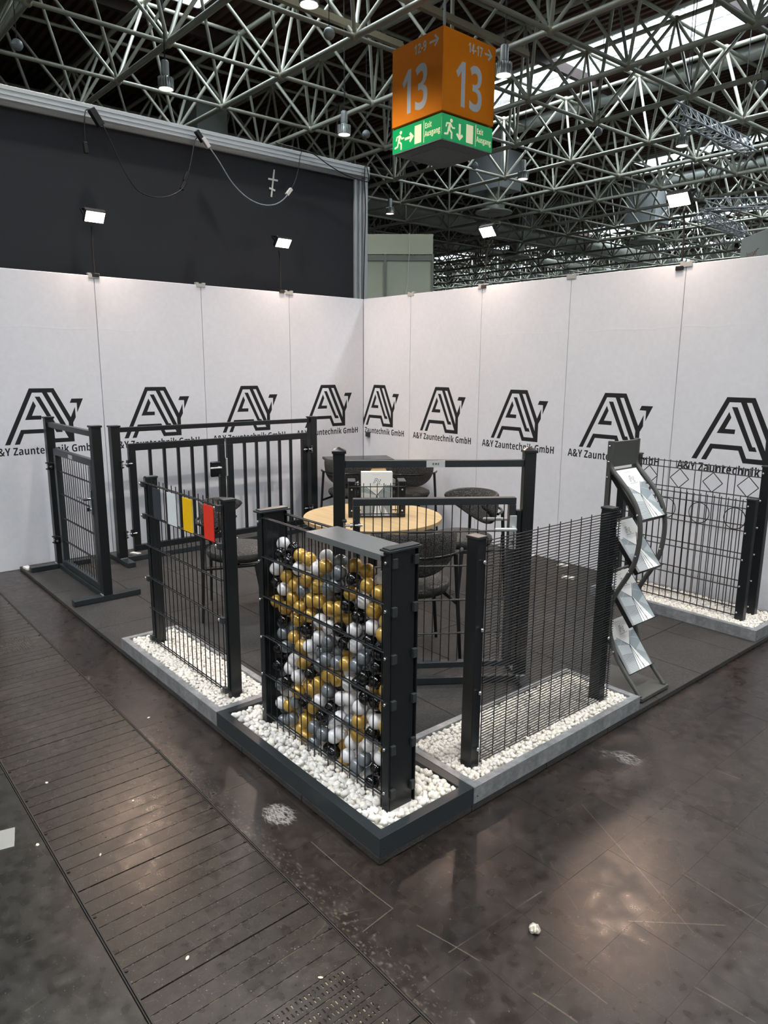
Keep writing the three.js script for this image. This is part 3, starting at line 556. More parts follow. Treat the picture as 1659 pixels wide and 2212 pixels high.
function tray(name, label, m, x0, x1, z0, z1, h, rim, t = 0.004) {
  const o = thing(name, label, 'planter');
  const y0 = MAT, y1 = MAT + h, lip = 0.018;
  mesh('front_side', boxUV(merge([rb(x0, x1, y0, y1, z1 - t, z1, 0.0015), rb(x0, x1, y1 - 0.003, y1, z1 - rim, z1, 0.0012), rb(x0 + rim, x1 - rim, y1 - lip, y1 - 0.002, z1 - rim, z1 - rim + t)])), m, o);
  mesh('back_side', boxUV(merge([rb(x0, x1, y0, y1, z0, z0 + t, 0.0015), rb(x0, x1, y1 - 0.003, y1, z0, z0 + rim, 0.0012), rb(x0 + rim, x1 - rim, y1 - lip, y1 - 0.002, z0 + rim - t, z0 + rim)])), m, o);
  mesh('left_side', boxUV(merge([rb(x0, x0 + t, y0, y1, z0 + t, z1 - t, 0.0015), rb(x0, x0 + rim, y1 - 0.003, y1, z0 + rim, z1 - rim, 0.0012), rb(x0 + rim - t, x0 + rim, y1 - lip, y1 - 0.002, z0 + rim, z1 - rim)])), m, o);
  mesh('right_side', boxUV(merge([rb(x1 - t, x1, y0, y1, z0 + t, z1 - t, 0.0015), rb(x1 - rim, x1, y1 - 0.003, y1, z0 + rim, z1 - rim, 0.0012), rb(x1 - rim, x1 - rim + t, y1 - lip, y1 - 0.002, z0 + rim, z1 - rim)])), m, o);
  mesh('bottom', bx(x0 + t, x1 - t, y0 + 0.001, y0 + 0.005, z0 + t, z1 - t), m, o);
  mesh('screw', [ball(0.003, x1 + 0.001, y0 + h * 0.4, z1 - 0.02, 8, 6)], M.black, o);
  return [x0 + rim, x1 - rim, z0 + rim, z1 - rim, y1];
}
function gravel(b, size, label, skip, lift = 0.012) {
  const [x0, x1, z0, z1, y1] = b, top = y1 - lift;
  const list = [], p = size * 1.55, nx = Math.ceil((x1 - x0) / p), nz = Math.ceil((z1 - z0) / p);
  for (let lay = 0; lay < 2; lay++) for (let i = 0; i < nx; i++) for (let j = 0; j < nz; j++) {
    const s = size * rr(0.72, 1.15), x = x0 + (i + 0.5 + 0.5 * lay + rr(-0.42, 0.42)) * p, z = z0 + (j + 0.5 + 0.5 * lay + rr(-0.42, 0.42)) * p;
    if (x < x0 + s * 0.9 || x > x1 - s * 0.9 || z < z0 + s * 0.9 || z > z1 - s * 0.9) continue;
    if (skip && skip.some((q) => x > q[0] - s * 0.7 && x < q[1] + s * 0.7 && z > q[2] - s * 0.7 && z < q[3] + s * 0.7)) continue;
    list.push({ x, z, y: top - size * 0.95 * (1 - lay) - size * 0.15 + rr(-0.25, 0.25) * size, s });
  }
  const o = thing('gravel', label, 'gravel'); o.userData.kind = 'stuff';
  return { o, list, bed: [bx(x0 - 0.02, x1 + 0.02, y1 - 0.064, top - size * 1.25, z0 - 0.02, z1 + 0.02)] };
}
const qRnd = () => new THREE.Quaternion().setFromEuler(new THREE.Euler(rr(-0.5, 0.5), rr(0, 6.28), rr(-0.5, 0.5)));
const tone = () => { const k = rr(0.86, 1.0); return new THREE.Color(k, k * rr(0.975, 1), k * rr(0.93, 0.99)); };
function fill(o, list, geos) {
  geos.forEach((g, k) => {
    const part = list.filter((_, i) => i % geos.length === k), im = new THREE.InstancedMesh(g, M.stone, part.length);
    part.forEach((q, i) => { im.setMatrixAt(i, new THREE.Matrix4().compose(V(q.x, q.y, q.z), qRnd(), V(q.s, q.s, q.s))); im.setColorAt(i, tone()); });
    im.name = 'white_chippings'; im.castShadow = im.receiveShadow = true; o.add(im);
  });
}
const PH1 = 0.073;
const trayL = tray('planter_tray', 'galvanised planter tray under the mesh fence with colour samples', M.zinc, 2.362, 3.577, 3.405, 3.772, PH1, 0.034);
const trayB = tray('planter_tray', 'anthracite planter tray under the ball-filled gabion cage', M.anthraciteLight, 3.58, 4.784, 3.292, 3.772, PH1 + 0.002, 0.04);
const trayR = tray('planter_tray', 'galvanised planter tray under the narrow-mesh fence', M.zinc, 4.335, 4.784, 2.06, 3.288, PH1, 0.034);
const trayD = tray('planter_tray', 'galvanised planter tray under the decorative fences', M.zinc, 3.565, 4.772, 0.185, 0.66, PH1, 0.034);
const bedMat = std(0xd6d4ce, 0.9);
for (const [b, label, skip] of [[trayL, 'fine white gravel in the tray under the colour samples', [[3.405, 3.48, 3.565, 3.65], [2.5, 2.565, 3.565, 3.65]]], [trayR, 'fine white gravel in the tray under the narrow-mesh fence', [[4.6, 4.68, 3.13, 3.19], [4.6, 4.68, 2.2, 2.25]]], [trayD, 'fine white gravel in the tray under the decorative fences', null]]) {
  const g = gravel(b, 0.0115, label, skip, 0.006); fill(g.o, g.list, stoneSmall); mesh('gravel_bed', g.bed, bedMat, g.o);
}
{
  const g = gravel(trayB, 0.0155, 'white pebbles lying underneath and behind in the anthracite tray', [[3.76, 3.81, 3.5, 3.64], [4.63, 4.675, 3.49, 3.64]], 0.006);
  g.list.sort((a, b) => (b.y + 0.02 * (b.z > 3.64 ? 1 : 0)) - (a.y + 0.02 * (a.z > 3.64 ? 1 : 0)));
  g.list.slice(0, 290).forEach((q, i) => {
    const m = new THREE.Mesh(stoneGeos[i % 8], stoneMats(i)); m.name = numbered('pebble'); m.position.set(q.x, q.y, q.z); m.quaternion.copy(qRnd()); m.scale.setScalar(q.s); m.castShadow = m.receiveShadow = true; scene.add(m);
    tag(m, 'smooth white pebble in the anthracite tray around the gabion', 'pebble', 'white pebbles in the anthracite tray');
  });
  fill(g.o, g.list.slice(290), stoneSmall); mesh('gravel_bed', g.bed, bedMat, g.o);
}
function stoneMats(i) { M.stones ||= [0xe9e8e3, 0xdddcd6, 0xe4e1d6, 0xd2d1cd, 0xefeeea].map((c) => std(c, 0.5)); return M.stones[i % 5]; }

// ---------------------------------------------------------------- gates
// local x runs from the hinge post to the lock post, +z faces the visitor
const post = (x, w, d, y0, y1) => rb(x - w / 2, x + w / 2, y0, y1, -d / 2, d / 2, 0.004);
function cap(x, w, y, pyramid) {
  const g = [rb(x - w / 2 - 0.006, x + w / 2 + 0.006, y - 0.006, y + 0.008, -w / 2 - 0.006, w / 2 + 0.006, 0.002)];
  if (pyramid) g.push(new THREE.ConeGeometry((w / 2 + 0.004) * Math.SQRT2, 0.018, 4).rotateY(Math.PI / 4).translate(x, y + 0.017, 0));
  return g;
}
function hinge(parent, x, y, dir = 1, z = 0.03) {
  const h = new THREE.Group(); h.name = 'hinge'; parent.add(h); h.position.set(x, y, z); h.scale.x = dir;
  mesh('hinge_plate', [rb(-0.035, -0.012, -0.035, 0.035, -0.004, 0.012), rb(-0.03, -0.005, 0.02, 0.03, 0, 0.045), rb(-0.03, -0.005, -0.03, -0.02, 0, 0.045)], M.black, h);
  mesh('eye_bolt', [rod([-0.018, -0.035, 0.03], [-0.018, 0.035, 0.03], 0.007, 10), rod([-0.02, 0, 0.03], [0.075, 0, 0.022], 0.006, 10), disc(0.013, 0.012, 0, 0, 0, 6).rotateZ(Math.PI / 2).translate(0.018, 0, 0.028), disc(0.012, 0.01, 0, 0, 0, 6).rotateZ(Math.PI / 2).translate(0.06, 0, 0.024)], M.chrome, h);
  mesh('leaf_bracket', [rb(0.03, 0.036, -0.03, 0.03, -0.01, 0.04), rb(0.036, 0.06, -0.03, 0.03, -0.01, -0.003)], M.black, h);
}
function footBar(parent, x, w = 0.062, len = 0.48) { mesh('foot', rb(x - w / 2, x + w / 2, MAT + 0.001, MAT + 0.042, -len / 2, len / 2, 0.003), M.anthraciteLight, parent); mesh('weld', [bx(x - w / 2 + 0.004, x + w / 2 - 0.004, MAT + 0.04, MAT + 0.0475, 0.028, 0.038)], M.alu, parent); }
function lever(parent, x, y, z, len, m, plate = true) {
  const h = new THREE.Group(); h.name = 'handle'; parent.add(h); h.position.set(x, y, z);
  if (plate) mesh('lock_plate', rb(-0.019, 0.019, -0.115, 0.065, 0, 0.007, 0.003), m, h);
  mesh('lever', [rod([0, 0, 0], [0, 0, 0.05], 0.01, 12), rod([0.004, 0, 0.048], [-len, 0.002, 0.05], 0.009, 12), ball(0.009, -len, 0.002, 0.05, 10, 8)], m, h);
  mesh('lock_cylinder', [rod([0, -0.075, 0], [0, -0.075, 0.014], 0.009, 12), bx(-0.0015, 0.0015, -0.088, -0.062, 0.012, 0.034)], M.chrome, h);
  return h;
}
function wicket(name, label, pos, turn, W, d) {
  const o = thing(name, label, 'gate', pos, turn);
  const pw = d.pw;
  for (const x of [0, W]) { mesh('post', post(x, pw, pw, MAT + 0.042, d.top), M.anthracite, o); mesh('post_cap', cap(x, pw, d.top, d.pyramid), M.anthracite, o); footBar(o, x, pw, d.foot); }
  mesh('head_bar', rb(pw / 2, W - pw / 2, d.bar0, d.bar1, -0.02, 0.02), M.anthraciteLight, o);
  mesh('sill_bar', rb(pw / 2, W - pw / 2, MAT + 0.001, MAT + 0.041, -0.02, 0.02), M.anthraciteLight, o);
  const leaf = new THREE.Group(); leaf.name = 'gate_leaf'; o.add(leaf);
  const { x0, x1, y0, y1, f } = d, zf = 0.021;
  mesh('leaf_frame', [rb(x0, x1, y1 - f, y1, -zf, zf), rb(x0, x1, y0, y0 + f * 0.9, -zf, zf), rb(x0, x0 + f, y0 + f * 0.9, y1 - f, -zf, zf), rb(x1 - f, x1, y0 + f * 0.9, y1 - f, -zf, zf)], M.anthraciteLight, leaf);
  const n = d.wires, a = x0 + f, b = x1 - f;
  for (let k = 1; k <= n; k++) { const x = a + (b - a) * (k - 0.5) / n; mesh('vertical_wire', rod([x, y0 + f * 0.5, 0], [x, y1 - f * 0.5, 0], 0.0028, 6), M.anthraciteWire, leaf); }
  for (const y of d.rows) for (const z of [-0.006, 0.006]) mesh('horizontal_wire', rod([a - 0.004, y, z], [b + 0.004, y, z], 0.0035, 6), M.anthraciteWire, leaf);
  for (const y of d.hinges) hinge(o, pw / 2 + 0.012, y, 1, 0.012);
  return { o, leaf };
}
const sticker = (text, w, h, ink) => { const c = canvas(256, 96), g = c.getContext('2d'); g.fillStyle = '#c3c7c6'; g.fillRect(0, 0, 256, 96); g.fillStyle = ink; g.font = 'bold 60px sans-serif'; const m = g.measureText(text).width; g.save(); g.translate(128 - 50, 66); g.scale(100 / m, 0.75); g.fillText(text, 0, 0); g.restore(); return std(0xffffff, 0.5, { map: tex(c) }); };
{ // wicket gate with lattice infill by the left end of the wall
  const { o, leaf } = wicket('wicket_gate', 'anthracite wicket gate with wire lattice leaf standing at the end of the left wall', [0.257, 0, 3.508], 0, 1.108, { pw: 0.066, top: 1.296, bar0: 1.222, bar1: 1.262, pyramid: false, x0: 0.135, x1: 1.035, y0: 0.088, y1: 1.057, f: 0.05, wires: 15, rows: [0.3, 0.492, 0.69, 0.878], hinges: [0.905, 0.285], foot: 0.48 });
  lever(o, 0.985, 0.765, 0.022, 0.12, M.chrome, true);
  mesh('name_label', rb(0.525, 0.62, 1.016, 1.046, 0.021, 0.0225, 0.0005), M.alu, leaf);
}
{ // wicket gate labelled ERI in the middle of the booth
  const { o, leaf } = wicket('wicket_gate', 'anthracite wicket gate labelled ERI in front of the round table', [3.609, 0, 3.06], 0.954, 0.98, { pw: 0.06, top: 1.296, bar0: 1.218, bar1: 1.254, pyramid: true, x0: 0.07, x1: 0.918, y0: 0.127, y1: 1.058, f: 0.036, wires: 17, rows: [0.318, 0.505, 0.692, 0.878], hinges: [0.925, 0.3], foot: 0.36 });
  mesh('stop_profile', rb(0.92, 0.948, 0.13, 0.99, -0.02, 0.02), M.anthracite, o);
  lever(leaf, 0.903, 0.9, 0.022, 0.1, M.alu, true);
  const h2 = lever(leaf, 0.903, 0.925, -0.022, 0.13, M.alu, true); h2.scale.z = -1;
  mesh('name_label', norm(new THREE.BoxGeometry(0.095, 0.034, 0.002)).translate(0.49, 1.236, 0.0215), sticker('ERI', 1, 1, '#16181c'), o);
}
{ // double gate with bar infill along the left wall
  const o = thing('double_gate', 'wide anthracite double gate with vertical bars along the left wall', 'gate', [0.44, 0, 3.047], Math.PI / 2);
  const W = 2.017, pw = 0.075;
  for (const x of [0, W]) { mesh('post', post(x, pw, pw, MAT + 0.042, 1.214), M.anthracite, o); mesh('post_cap', cap(x, pw, 1.214, false), M.anthracite, o); footBar(o, x, 0.07, 0.42); }
  mesh('head_bar', rb(pw / 2, W - pw / 2, 1.163, 1.203, -0.02, 0.02), M.anthracite, o);
  mesh('sill_bar', rb(pw / 2, W - pw / 2, MAT + 0.001, 0.075, -0.02, 0.02), M.anthraciteLight, o);
  for (const [a, b, dir] of [[0.107, 1.014, 1], [1.04, 1.945, -1]]) {
    const leaf = new THREE.Group(); leaf.name = 'gate_leaf'; o.add(leaf); const f = 0.06;
    mesh('leaf_frame', [rb(a, b, 1.0, 1.06, -0.02, 0.02), rb(a, b, 0.114, 0.168, -0.02, 0.02), rb(a, a + f, 0.168, 1.0, -0.02, 0.02), rb(b - f, b, 0.168, 1.0, -0.02, 0.02)], M.anthracite, leaf);
    for (let k = 1; k <= 5; k++) { const x = a + f + (b - a - 2 * f) * k / 6; mesh('bar', rb(x - 0.0125, x + 0.0125, 0.166, 1.002, -0.0125, 0.0125, 0.002), M.anthracite, leaf); }
    if (dir > 0) {
      mesh('lock_case', [rb(0.85, 0.958, 0.705, 0.85, 0.018, 0.045, 0.02)], M.blackGloss, leaf);
      lever(leaf, 0.93, 0.795, 0.04, 0.1, M.alu, false);
    } else mesh('strike_plate', rb(1.022, 1.04, 0.7, 0.87, -0.018, 0.018), M.alu, leaf);
  }
  for (const y of [0.893, 0.282]) { hinge(o, 0.052, y, 1, 0.014); hinge(o, W - 0.052, y, -1, 0.014); }
}
// ---------------------------------------------------------------- fences
function clamp(p, x, y, z, side = 1) { mesh('clamp', [rb(x - 0.016, x + 0.016, y - 0.016, y + 0.016, z - 0.012, z + 0.008), ball(0.0085, x - 0.004 * side, y, z + 0.012, 10, 8)].slice(0, 1), M.plasticGrey, p); mesh('screw', [ball(0.0085, x - 0.02 * side, y, z + 0.006, 10, 8)], M.chrome, p); }
{ // double-wire mesh fence with colour samples
  const o = thing('mesh_fence', 'anthracite double-wire mesh fence hung with four colour sample plates', 'fence');
  for (const x of [3.448, 2.535]) { mesh('post', rb(x - 0.02, x + 0.02, MAT + 0.006, 1.088, 3.57, 3.63, 0.004), M.anthracite, o); mesh('post_cap', rb(x - 0.023, x + 0.023, 1.085, 1.096, 3.567, 3.633, 0.002), M.anthraciteLight, o); mesh('rail', rb(x - 0.008, x + 0.008, 0.12, 1.07, 3.63, 3.638), M.anthraciteLight, o); }
  const xs = []; for (let x = 2.545; x < 3.45; x += 0.0524) xs.push(x);
  for (const x of xs) mesh('vertical_wire', rod([x, 0.105, 3.645], [x, 1.094, 3.645], 0.0027, 6), M.anthraciteWire, o);
  for (const y of [0.122, 0.318, 0.504, 0.697, 0.879, 1.064]) for (const dz of [-0.0062, 0.0062]) mesh('horizontal_wire', rod([2.53, y, 3.645 + dz], [3.447, y, 3.645 + dz], 0.0034, 6), M.anthraciteWire, o);
  for (const y of [1.055, 0.87, 0.497, 0.13]) { clamp(o, 3.444, y, 3.653); clamp(o, 2.54, y, 3.653, 1); }
  for (const [a, b, c, l] of [[2.685, 2.785, 0x3a3f45, 'dark grey'], [2.873, 2.98, 0xdfe8ea, 'white'], [3.064, 3.172, 0xf3c306, 'yellow'], [3.299, 3.402, 0xe93a26, 'red']])
    tag(mesh('colour_sample', rb(a, b, 0.882, 1.056, 3.653, 3.657, 0.0008), std(c, 0.4)), l + ' colour sample plate fixed to the mesh fence', 'sample plate');
}
{ // narrow mesh fence: horizontal wires close together
  const o = thing('narrow_mesh_fence', 'anthracite fence of closely spaced horizontal wires in the galvanised tray', 'fence');
  for (const z of [3.157, 2.222]) {
    mesh('post', rb(4.606, 4.666, MAT + 0.006, 1.062, z - 0.025, z + 0.025, 0.004), M.anthracite, o); mesh('post_cap', rb(4.603, 4.669, 1.06, 1.072, z - 0.028, z + 0.028, 0.003), M.anthraciteLight, o);
    for (const y of [0.17, 0.42, 0.69, 0.97]) mesh('bolt', [ball(0.009, 4.676, y, z - 0.005, 10, 8)], M.chrome, o);
  }
  const rows = 76; for (let k = 0; k < rows; k++) { const y = 0.105 + k * 0.01265; mesh('horizontal_wire', rod([4.6725, y, 3.135], [4.6725, y, 2.178], 0.0023, 6), M.anthraciteWire, o); }
  for (let k = 0; k < 13; k++) { const z = 3.128 - k * 0.0785; mesh('vertical_wire', rod([4.6685, 0.1, z], [4.6685, 1.064, z], 0.0022, 6), M.anthraciteWire, o); }
}
function deco(name, label, z, h, rows, cx, cy, shape, postTop) {
  const o = thing(name, label, 'fence');
  for (const [a, b] of [[3.655, 3.712], [4.578, 4.634]]) {
    mesh('post', rb(a, b, MAT + 0.006, postTop, z - 0.022, z + 0.028, 0.004), M.anthracite, o); mesh('post_cap', rb(a - 0.004, b + 0.004, postTop - 0.002, postTop + 0.01, z - 0.026, z + 0.032, 0.003), M.anthraciteLight, o);
    const n = Math.round((postTop - 0.16) / 0.185); for (let k = 0; k <= n; k++) mesh('bolt', ball(0.0075, (a < 4 ? a + 0.042 : a + 0.014), 0.15 + k * (postTop - 0.19) / n, z + 0.031, 10, 8), M.chrome, o);
  }
  const xs = []; for (let x = 4.545; x > 3.7; x -= 0.0465) xs.push(x);
  const yD = rows[1], yE = rows[2];
  xs.forEach((x) => {
    const inside = cx.some((c) => Math.abs(x - c) < 0.062);
    if (inside && shape === 'diamond') { mesh('vertical_wire', rod([x, rows[rows.length - 1] - 0.01, z], [x, yE, z], 0.0029, 6), M.anthraciteWire, o); mesh('vertical_wire', rod([x, yD, z], [x, h, z], 0.0029, 6), M.anthraciteWire, o); } else mesh('vertical_wire', rod([x, rows[rows.length - 1] - 0.01, z], [x, h, z], 0.0029, 6), M.anthraciteWire, o);
  });
  for (const y of rows) for (const dz of [-0.0045, 0.0045]) mesh('horizontal_wire', rod([3.7, y, z + dz], [4.59, y, z + dz], 0.0031, 6), M.anthraciteWire, o);
  for (const c of cx) {
    if (shape === 'circle') mesh('ring', new THREE.TorusGeometry(0.0695, 0.003, 6, 36).translate(c, cy, z + 0.006), M.anthraciteWire, o);
    else { const r = 0.0685, q = [[c, cy + r], [c + r, cy], [c, cy - r], [c - r, cy]]; mesh('diamond', q.map((p, i) => rod([p[0], p[1], z + 0.006], [q[(i + 1) % 4][0], q[(i + 1) % 4][1], z + 0.006], 0.003, 6)), M.anthraciteWire, o); }
  }
}
deco('decorative_fence', 'lower anthracite wire fence decorated with rings, in front of the diamond one', 0.51, 0.896, [0.884, 0.838, 0.69, 0.5, 0.308, 0.12], [4.505, 4.268, 4.03, 3.792], 0.765, 'circle', 0.9);
deco('decorative_fence', 'taller anthracite wire fence decorated with diamonds along the right wall', 0.33, 1.08, [1.07, 1.024, 0.886, 0.69, 0.495, 0.305, 0.115], [4.494, 4.258, 4.02, 3.785], 0.953, 'diamond', 1.096);
// ---------------------------------------------------------------- gabion cage and its balls
{
  const o = thing('gabion_cage', 'anthracite gabion cage fence filled with glossy balls', 'gabion');
  const F = 3.633, K = 3.497, yb = 0.045;
  for (const [a, b, s] of [[3.768, 3.806, -1], [4.63, 4.668, 1]]) {
    mesh('post', [rb(a + 0.006, b - 0.006, yb, 1.088, K + 0.012, F - 0.012, 0.003), rb(a, b, yb, 1.082, F - 0.005, F, 0.0015), rb(a, b, yb, 1.082, K, K + 0.005, 0.0015)], M.anthracite, o);
    mesh('post_cap', [rb(a - 0.008, b + 0.008, 1.086, 1.094, K - 0.012, F + 0.012, 0.002), rb(a - 0.002, b + 0.002, 1.092, 1.1, K - 0.004, F + 0.004, 0.003)], M.anthraciteLight, o);
    for (let k = 0; k < 6; k++) {
      const y = 0.155 + k * 0.178; mesh('screw', ball(0.0068, (a + b) / 2 - 0.004, y, F + 0.002, 10, 8), M.chrome, o);
      const xs = s > 0 ? b - 0.006 : a - 0.006; mesh('clip', rb(xs, xs + 0.014, y - 0.018, y + 0.018, F - 0.03, F - 0.008, 0.002), M.plasticGrey, o); mesh('clip', rb(xs, xs + 0.014, y - 0.018, y + 0.018, K + 0.006, K + 0.026, 0.002), M.plasticGrey, o);
    }
  }
  for (const z of [F - 0.008, K + 0.008]) {
    for (let k = 0; k < 17; k++) { const x = 3.838 + k * 0.0487; mesh('vertical_wire', rod([x, 0.075, z], [x, 1.066, z], 0.0027, 6), M.anthraciteWire, o); }
    for (const y of [0.137, 0.333, 0.52, 0.708, 0.89, 1.067]) for (const dz of [-0.0062, 0.0062]) mesh('horizontal_wire', rod([3.8, y, z + dz], [4.636, y, z + dz], 0.0034, 6), M.anthraciteWire, o);
  }
  mesh('cover_plate', [rb(4.17, 4.642, 1.07, 1.074, K - 0.008, F + 0.012, 0.001), rb(4.17, 4.628, 1.05, 1.071, F + 0.0085, F + 0.012, 0.001), rb(4.17, 4.628, 1.05, 1.071, K - 0.008, K - 0.0045, 0.001), rb(4.17, 4.173, 1.055, 1.071, K, F + 0.01, 0.001)], std(0x7c8183, 0.24, { metalness: 0.45 }), o);
  // balls: dropped one by one to the lowest place that is free
  const R = 0.0305, x0 = 3.81 + R, x1 = 4.632 - R, z0 = K + 0.019 + R, z1 = F - 0.0185 - R, pts = [];
  const rest = (x, z) => { let y = 0.085 + R; for (const p of pts) { const d2 = (p[0] - x) ** 2 + (p[2] - z) ** 2; if (d2 < 4 * R * R) y = Math.max(y, p[1] + Math.sqrt(4 * R * R - d2)); } return y; };
  const limit = (x) => 1.0 - 0.03 * Math.sin((x - 3.8) * 9) + 0.0;
  for (let n = 0; n < 720; n++) {
    let best = null; for (let t = 0; t < 220; t++) { const x = rr(x0, x1), z = rnd() < 0.7 ? (rnd() < 0.6 ? z1 : z0) : rr(z0, z1), y = rest(x, z); if (!best || y < best[1]) best = [x, y, z]; }
    if (best[1] + R > limit(best[0])) { if (n > 600) break; else continue; } pts.push(best);
  }
  const cols = [['black', new THREE.MeshPhysicalMaterial({ color: 0x0a0b0c, roughness: 0.16, clearcoat: 0.5, clearcoatRoughness: 0.08 })], ['gold', new THREE.MeshPhysicalMaterial({ color: 0xc6a24f, roughness: 0.28, metalness: 0.25, clearcoat: 0.4 })], ['white', new THREE.MeshPhysicalMaterial({ color: 0xe9eaec, roughness: 0.2, clearcoat: 0.4 })], ['silver grey', new THREE.MeshPhysicalMaterial({ color: 0x7d8489, roughness: 0.24, metalness: 0.25, clearcoat: 0.4 })]];
  const seam = new THREE.SphereGeometry(R, 24, 16);
  const pick = () => { const q = rnd(); return q < 0.3 ? 0 : q < 0.64 ? 1 : q < 0.85 ? 2 : 3; };
  pts.forEach((p, i) => { let near = -1, d = 0.08; if (rnd() < 0.36) for (let j = 0; j < i; j++) { const q = Math.hypot(p[0] - pts[j][0], p[1] - pts[j][1], p[2] - pts[j][2]); if (q < d) { d = q; near = j; } } p.k = near < 0 ? pick() : pts[near].k; }); pts.sort((a, b) => b[2] - a[2]);
  pts.slice(0, 300).forEach((p) => { const m = new THREE.Mesh(seam, cols[p.k][1]); m.name = numbered('ball'); m.position.set(p[0], p[1], p[2]); m.castShadow = m.receiveShadow = true; scene.add(m); tag(m, `glossy ${cols[p.k][0]} plastic ball inside the gabion cage`, 'ball', cols[p.k][0] + ' balls in the gabion cage'); });
  const rest2 = thing('balls', 'glossy balls in the rear layers of the gabion cage', 'balls'); rest2.userData.kind = 'stuff';
  cols.forEach(([n, m], k) => { const l = pts.slice(300).filter((p) => p.k === k); if (!l.length) return; const im = new THREE.InstancedMesh(seam, m, l.length); l.forEach((p, i) => im.setMatrixAt(i, new THREE.Matrix4().makeTranslation(p[0], p[1], p[2]))); im.name = 'rear_balls'; im.castShadow = im.receiveShadow = true; rest2.add(im); });
}
// ---------------------------------------------------------------- brochures
const broc = (() => {
  const W = 512, H = 724, c = canvas(W, H), g = c.getContext('2d');
  g.fillStyle = '#eef2f0'; g.fillRect(0, 0, W, H);
  const poly = (p, f) => { g.fillStyle = f; g.beginPath(); p.forEach((q, i) => (i ? g.lineTo(...q) : g.moveTo(...q))); g.closePath(); g.fill(); };
  poly([[0, 250], [60, 250], [250, 380], [190, 724], [0, 724]], '#98a4a8'); poly([[0, 330], [250, 380], [200, 724], [0, 724]], '#c3cbcc');
  poly([[512, 215], [420, 215], [262, 380], [430, 724], [512, 724]], '#8f9ca1'); poly([[512, 400], [330, 470], [440, 724], [512, 724]], '#b4bfc2');
  g.strokeStyle = '#2a3136'; g.lineWidth = 4; for (let k = 0; k < 16; k++) { const t = k / 15; g.beginPath(); g.moveTo(0, 470 + t * 254); g.lineTo(236 - t * 44, 500 + t * 224); g.stroke(); }
  g.lineWidth = 7; for (let k = 0; k < 9; k++) { const x = 300 + k * 25; g.beginPath(); g.moveTo(x, 430 + k * 16); g.lineTo(x + 6, 724); g.stroke(); }
  poly([[250, 380], [262, 380], [330, 724], [190, 724]], '#f4f6f5'); poly([[262, 380], [270, 380], [460, 724], [345, 724]], '#f4f6f5');
  g.strokeStyle = '#1d2327'; g.lineWidth = 9; g.beginPath(); g.moveTo(60, 235); g.lineTo(256, 385); g.lineTo(256, 724); g.moveTo(256, 385); g.lineTo(410, 205); g.moveTo(250, 390); g.lineTo(196, 724); g.moveTo(262, 388); g.lineTo(330, 724); g.stroke();
  g.strokeStyle = '#e9efef'; g.lineWidth = 3; g.beginPath(); g.moveTo(20, 360); g.lineTo(150, 290); g.moveTo(370, 290); g.lineTo(500, 340); g.stroke();
  // small mark and name
  g.strokeStyle = '#3c4448'; g.lineWidth = 7; g.beginPath(); g.moveTo(195, 190); g.lineTo(232, 105); g.lineTo(262, 105); g.lineTo(302, 180); g.lineTo(302, 195); g.moveTo(216, 190); g.lineTo(246, 125); g.lineTo(280, 190); g.lineTo(302, 195); g.moveTo(302, 160); g.lineTo(318, 125); g.lineTo(298, 125); g.stroke();
  g.fillStyle = '#5c6468'; g.font = 'bold 15px sans-serif'; g.fillText('A&Y Zauntechnik GmbH', 178, 216); g.fillRect(190, 44, 110, 2);
  return std(0xffffff, 0.6, { map: tex(c) });
})();
function brochure(group, pos, tilt, turn, n, label) {       // a small pile of identical brochures
  const o = thing('brochure_stack', label, 'brochure', pos, turn, group); const inner = new THREE.Group();
  const paper = mesh('pages', rb(-0.102, 0.102, 0, 0.288, -n, -0.0005, 0.001).rotateX(-tilt), M.white, o);
  mesh('cover', norm(new THREE.BoxGeometry(0.204, 0.289, 0.0008)).translate(0, 0.1445, 0).rotateX(-tilt), broc, o);
  return o;
}
